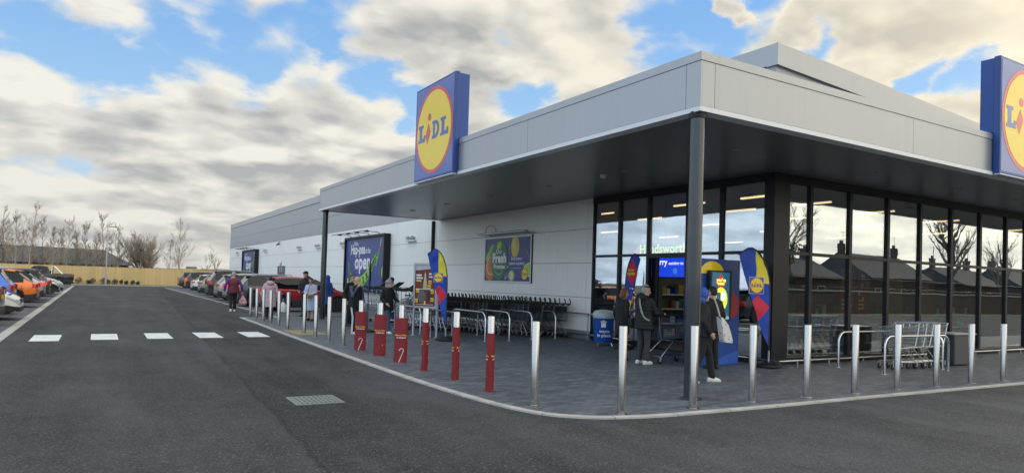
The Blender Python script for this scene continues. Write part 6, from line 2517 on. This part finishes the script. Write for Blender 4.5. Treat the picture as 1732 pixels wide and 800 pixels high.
def bare_tree(loc, h, label, seed, group, spread=.5, levels=5, trunk_r=None, pale=False, multi=1, droop=0.0, first=.3, ivy=False, name='bare_tree', kids_n=(4, 6)):
    rnd = random.Random(seed)
    t = thing(name, label, 'tree', loc, 0, group)
    tr, cr = MB(), MB()
    bm_ = BARKP if pale else BARK
    def grow(p, d, L, r, lev):
        n = 3 if lev > 2 else 5
        pts, q, dd = [p], p.copy(), d.copy()
        steps = 3 if lev > 1 else 5
        for i in range(steps):
            dd = (dd + Vector((rnd.gauss(0, .09), rnd.gauss(0, .09), rnd.gauss(.03, .05) - droop * .06))).normalized()
            q = q + dd * L / steps
            pts.append(q.copy())
        rs = [r * (1 - .62 * i / steps) for i in range(steps + 1)]
        (tr if lev <= 2 else cr).tube(pts, rs, bm_ if lev <= 2 else TWIG, 6 if lev < 2 else (4 if lev == 2 else 3), cap=False)
        if lev >= levels:
            return
        k = rnd.randint(*kids_n) + (2 if lev >= 3 else 0) if lev > 1 else rnd.randint(kids_n[0] + 2, kids_n[1] + 4)
        for j in range(k):
            f = rnd.uniform(first if lev == 1 else .2, 1.0) if j else 1.0
            i = min(int(f * steps), steps - 1)
            a = f * steps - i
            bp_ = pts[i].lerp(pts[i + 1], a)
            az = rnd.uniform(0, 2 * math.pi)
            side = Vector((math.cos(az), math.sin(az), 0))
            tilt = spread * rnd.uniform(.6, 1.3) if j else spread * .2
            nd = (dd * math.cos(tilt) + side * math.sin(tilt) + Vector((0, 0, .12))).normalized()
            grow(bp_, nd, L * rnd.uniform(.42, .68) * (1.05 - .3 * f), max(rs[i] * .58, .012), lev + 1)
    for m_ in range(multi):
        az = rnd.uniform(0, 6.28)
        d = Vector((math.cos(az) * .35 * (multi > 1), math.sin(az) * .35 * (multi > 1), 1)).normalized()
        grow(Vector((0, 0, -.1)), d, h * (.62 if multi == 1 else .5), trunk_r or h * .010, 1)
    zm = max([v.z for v in tr.v] + [v.z for v in cr.v])
    k = h / zm
    for b in (tr, cr):
        for v in b.v:
            v *= k
    if ivy:
        for _ in range(5):
            leafclump(cr, (rnd.uniform(-.3, .3), rnd.uniform(-.3, .3), rnd.uniform(.1, .5) * h), .6, 160, rnd, LEAFD, .09)
    tr.build('trunk', t, 60)
    cr.build('crown', t, 0)
    return t


def sapling(loc, h, label, seed, group, pale=True, wide=.26):
    """straight leader with many thin rising side branches"""
    rnd = random.Random(seed)
    t = thing('bare_sapling', label, 'tree', loc, 0, group)
    tr, cr = MB(), MB()
    bm_ = BARKP if pale else BARK
    N = 10
    h *= .90
    lx, ly = rnd.gauss(0, .05), rnd.gauss(0, .05)
    pts = [Vector((lx * h * (i / N) ** 1.5 + rnd.gauss(0, .03), ly * h * (i / N) ** 1.5 + rnd.gauss(0, .03), h * i / N - (.1 if i == 0 else 0))) for i in range(N + 1)]
    rs = [max(.016, h * .0095 * (1 - .9 * i / N)) for i in range(N + 1)]
    tr.tube(pts, rs, bm_, 6, cap=False)
    def twig(p, d, L, r, lev):
        q, dd, ps = p.copy(), d.copy(), [p]
        for i in range(3):
            dd = (dd + Vector((rnd.gauss(0, .12), rnd.gauss(0, .12), .10))).normalized()
            q = q + dd * L / 3
            ps.append(q.copy())
        cr.tube(ps, [r, r * .8, r * .6, .008], TWIG if lev else bm_, 3, cap=False)
        if lev < 2:
            for _ in range(rnd.randint(4, 7)):
                f = rnd.uniform(.2, 1)
                i = min(int(f * 3), 2)
                b = ps[i].lerp(ps[i + 1], f * 3 - i)
                az = rnd.uniform(0, 6.28)
                nd = (dd + Vector((math.cos(az), math.sin(az), .25)) * .6).normalized()
                twig(b, nd, L * rnd.uniform(.3, .6), max(r * .55, .0085), lev + 1)
    for k in range(int(rnd.uniform(22, 30))):
        f = rnd.uniform(.22, .98) if k > 2 else .97
        i = min(int(f * N), N - 1)
        b = pts[i].lerp(pts[i + 1], f * N - i)
        az = rnd.uniform(0, 6.28)
        up_ = rnd.uniform(.9, 1.7)
        d = Vector((math.cos(az), math.sin(az), up_)).normalized()
        twig(b, d, h * wide * rnd.uniform(.6, 1.2) * (1.15 - .75 * f), max(.012, rs[i] * .42), 0)
    tr.build('trunk', t, 60)
    cr.build('crown', t, 0)
    return t


TG = 'bare trees behind the fence'
specs = [(-10.2, 92, 10.2, .36, 'tall bare tree at the far left behind the parked cars'), (-8.9, 95, 8.6, .25, None), (-7.6, 93, 7.8, .25, None), (-6.4, 92, 9.0, .30, 'pale bare sapling standing tallest left of the lamp post'),
         (-5.2, 96, 7.6, .25, None), (-4.2, 93, 6.6, .25, None), (-3.0, 95, 7.6, .28, None), (-1.9, 97, 6.6, .25, None), (-1.0, 93, 7.2, .28, None), (-.2, 96, 6.4, .25, None),
         (.75, 93, 8.4, .28, 'tall bare sapling just left of the lamp post'), (2.2, 95, 7.0, .28, 'bare sapling just right of the lamp post'), (-12, 96, 9.0, .3, None), (-14, 93, 9.6, .3, None)]
for k, (x, y, h, sp, l) in enumerate(specs):
    sapling((x, y, 0), h, l or 'slender bare sapling in the row before the dark roof', 40 + k, TG, k % 3 != 1, sp)
rnd = random.Random(8)
for k in range(26):
    sapling((-13.5 + k * .66 + rnd.uniform(-.3, .3), 98 + rnd.uniform(-3, 8), 0), rnd.uniform(4.2, 7.4), 'slender bare sapling in the row before the dark roof', 140 + k, TG, k % 2 == 0, .24)
bare_tree((4.9, 94, 0), 6.7, 'wide bushy bare tree with many upright stems right of the lamp post', 77, TG, .46, 4, multi=11, first=.2, trunk_r=.06, kids_n=(5, 7))
t = thing('birds_nest', 'dark ball of a nest high in the bushy bare tree', 'nest', (4.3, 93.6, 4.9))
g = MB()
rnd = random.Random(2)
for _ in range(70):
    d = Vector((rnd.gauss(0, 1), rnd.gauss(0, 1), rnd.gauss(0, .8))).normalized() * .26
    e_ = d + Vector((rnd.uniform(-.3, .3), rnd.uniform(-.3, .3), rnd.uniform(-.15, .15)))
    g.tube([d, e_], .02, TWIG, 3)
g.ball((0, 0, 0), (.26, .26, .22), TWIG, 10)
g.build('nest_ball', t, 0)
sapling((8.9, 96, 0), 8.2, 'slim bare tree standing alone above the right end of the fence', 91, TG, True, .33)
sapling((8.2, 99, 0), 6.0, 'thin grey sapling close behind the slim bare tree', 95, TG, True, .25)
bare_tree((10.6, 110, 0), 6.0, 'small bare tree left of the building end', 92, TG, .45, 4, first=.2)
bare_tree((13.4, 96, 0), 5.6, 'leaning bare tree touching the far corner of the store', 93, TG, .5, 4, first=.2)
bare_tree((12.6, 99, 0), 4.2, 'lowest bare tree beside the far corner of the store', 94, TG, .5, 4, first=.2)

# long dark roofed shed behind the fence
t = thing('warehouse', 'long low building with a dark slate roof behind the bare saplings', 'warehouse', (-30, 132, 0))
g = MB()
g.span((-75, 126, 0), (4.4, 140, 2.6), BRICK)
g.build('wall', t, 40, world=True)
g = MB()
A = [(-76, 125.5, 2.5), (5.4, 125.5, 2.5), (5.4, 140.5, 2.5), (-76, 140.5, 2.5), (-70, 133, 5.9), (1.0, 133, 5.0)]
g.add(A, [(0, 1, 5, 4), (1, 2, 5), (2, 3, 4, 5), (3, 0, 4), (3, 2, 1, 0)], ROOFD)
g.build('roof', t, 0, world=True)

# hedgerows and low hills round the horizon
g = MB()
rnd = random.Random(11)
N = 220
for (rad, hh, dz) in ((330, 5.0, 0), (620, 16, 0)):
    vs = []
    for i in range(N):
        a = 2 * math.pi * i / N
        hgt = hh * .35 * (.55 + .5 * math.sin(a * 5 + rad) * math.sin(a * 3) + rnd.uniform(-.12, .12))
        hgt = max(hgt, .8)
        vs += [(rad * math.cos(a), rad * math.sin(a), -1), ((rad + 25) * math.cos(a), (rad + 25) * math.sin(a), hgt), ((rad + 70) * math.cos(a), (rad + 70) * math.sin(a), -1)]
    fs = []
    for i in range(N):
        j = (i + 1) % N
        fs += [(i * 3, j * 3, j * 3 + 1, i * 3 + 1), (i * 3 + 1, j * 3 + 1, j * 3 + 2, i * 3 + 2)]
    g.add(vs, fs, HILLM)
kind(g.build('hills', None, 60), 'structure')
t = thing('far_farmhouse', 'tiny cream farmhouse on the horizon left of the store end', 'house', (46, 420, 2.6))
g = MB()
g.span((-2.4, 0, -4), (2.4, 7, 1.6), mat('cream_render', (.6, .52, .36), .8))
g.build('wall', t)
g = MB()
g.add([(-2.6, -.4, 1.5), (2.6, -.4, 1.5), (2.6, 7.4, 1.5), (-2.6, 7.4, 1.5), (-2.6, 3.5, 2.5), (2.6, 3.5, 2.5)], [(0, 1, 5, 4), (2, 3, 4, 5), (3, 0, 4), (1, 2, 5)], ROOFD)
g.build('roof', t, 0)

# ------------------------------------------------------------------ across the road, seen mirrored in the front glass
t = thing('brick_garden_wall', 'long brick boundary wall mirrored in the front glass', 'wall', (60, -15, 0))
g = MB()
g.span((14, -15.3, -.05), (125, -15, 1.75), BRICK)
g.build('brickwork', t, 40, world=True)
g = MB()
g.span((14, -15.36, 1.75), (125, -14.94, 1.87), KERB)
g.build('coping', t, 40, world=True)
g = MB()
for i in range(300):
    x = 14.2 + i * .37
    g.tube([(x, -15.15, 1.87), (x, -15.15, 2.95)], .02, ANTH, 4)
g.tube([(14, -15.15, 2.9), (125, -15.15, 2.9)], .03, ANTH, 6).tube([(14, -15.15, 2.1), (125, -15.15, 2.1)], .03, ANTH, 6)
g.build('railing', t, 0, world=True)
def house(x, y, w, d, he, hr, label):
    t = thing('brick_house', label, 'house', (x, y, 0), 0, 'houses mirrored in the front glass')
    g = MB()
    g.span((-w / 2, -d / 2, 0), (w / 2, d / 2, he), BRICK)
    g.add([(-w / 2, -d / 2, he), (-w / 2, d / 2, he), (-w / 2, 0, hr - .2)], [(0, 1, 2)], BRICK).add([(w / 2, -d / 2, he), (w / 2, d / 2, he), (w / 2, 0, hr - .2)], [(2, 1, 0)], BRICK)
    g.build('wall', t)
    g = MB()
    g.add([(-w / 2 - .3, -d / 2 - .4, he - .15), (w / 2 + .3, -d / 2 - .4, he - .15), (w / 2 + .3, d / 2 + .4, he - .15), (-w / 2 - .3, d / 2 + .4, he - .15), (-w / 2 - .3, 0, hr), (w / 2 + .3, 0, hr)],
          [(0, 1, 5, 4), (2, 3, 4, 5), (3, 0, 4), (1, 2, 5)], ROOFD)
    rf = g.build('roof', t, 0)
    for sx in (-w / 2 + .6, w / 2 - .6):
        g = MB()
        g.span((sx - .4, -.3, hr - .6), (sx + .4, .3, hr + 1.1), BRICK)
        for q in (-.2, .2):
            g.lathe([(.12, hr + 1.1), (.10, hr + 1.5)], (sx + q, 0, 0), BRICK, 8)
        g.tube([(sx + .3, 0, hr + 1), (sx + .3, 0, hr + 2.6)], .025, ANTH, 5)
        g.tube([(sx - .2, 0, hr + 2.5), (sx + .8, 0, hr + 2.5)], .02, ANTH, 5)
        g.build('chimney', rf)
    for k in range(int(w / 2.6)):
        wx = -w / 2 + 1.4 + k * 2.6
        for z in (1.0, 3.6):
            if z + 1.3 < he:
                g = MB()
                g.span((wx - .5, d / 2 - .02, z), (wx + .5, d / 2 + .04, z + 1.3), FTRIM)
                f = g.build('window', t)
                g = MB()
                g.span((wx - .43, d / 2 + .03, z + .07), (wx + .43, d / 2 + .05, z + 1.23), CARG)
                g.build('pane', f)
house(62, -28, 10, 8, 3.2, 5.3, 'brick house with two chimneys mirrored left of centre in the front glass')
house(80, -29, 12, 8, 3.6, 6.3, 'wide brick house mirrored in the middle of the front glass')
house(97, -28, 10, 8, 3.2, 5.4, 'brick house mirrored in the right panes of the front glass')
house(116, -29, 12, 8, 3.4, 5.8, 'brick house mirrored farthest right in the front glass')
MG = 'trees mirrored in the front glass'
bare_tree((50, -17.5, 0), 12.0, 'ivy clad bare tree mirrored in the panes by the corner post', 301, MG, .62, 5, ivy=True, trunk_r=.32, kids_n=(4, 6))
bare_tree((76, -17.5, 0), 12.5, 'dark branching tree mirrored in the right panes of the front glass', 302, MG, .62, 4, trunk_r=.42, first=.35)
bare_tree((88, -18.0, 0), 10.0, 'thin bare tree mirrored in the rightmost panes of the front glass', 303, MG, .5, 4, trunk_r=.22)
bare_tree((-38, 26, 0), 7.5, 'bare tree across the car park mirrored beside the now open flag', 304, MG, .45, 4)
bare_tree((-40, 44, 0), 6.0, 'small bare tree across the car park mirrored in the entrance panes', 305, MG, .45, 4)
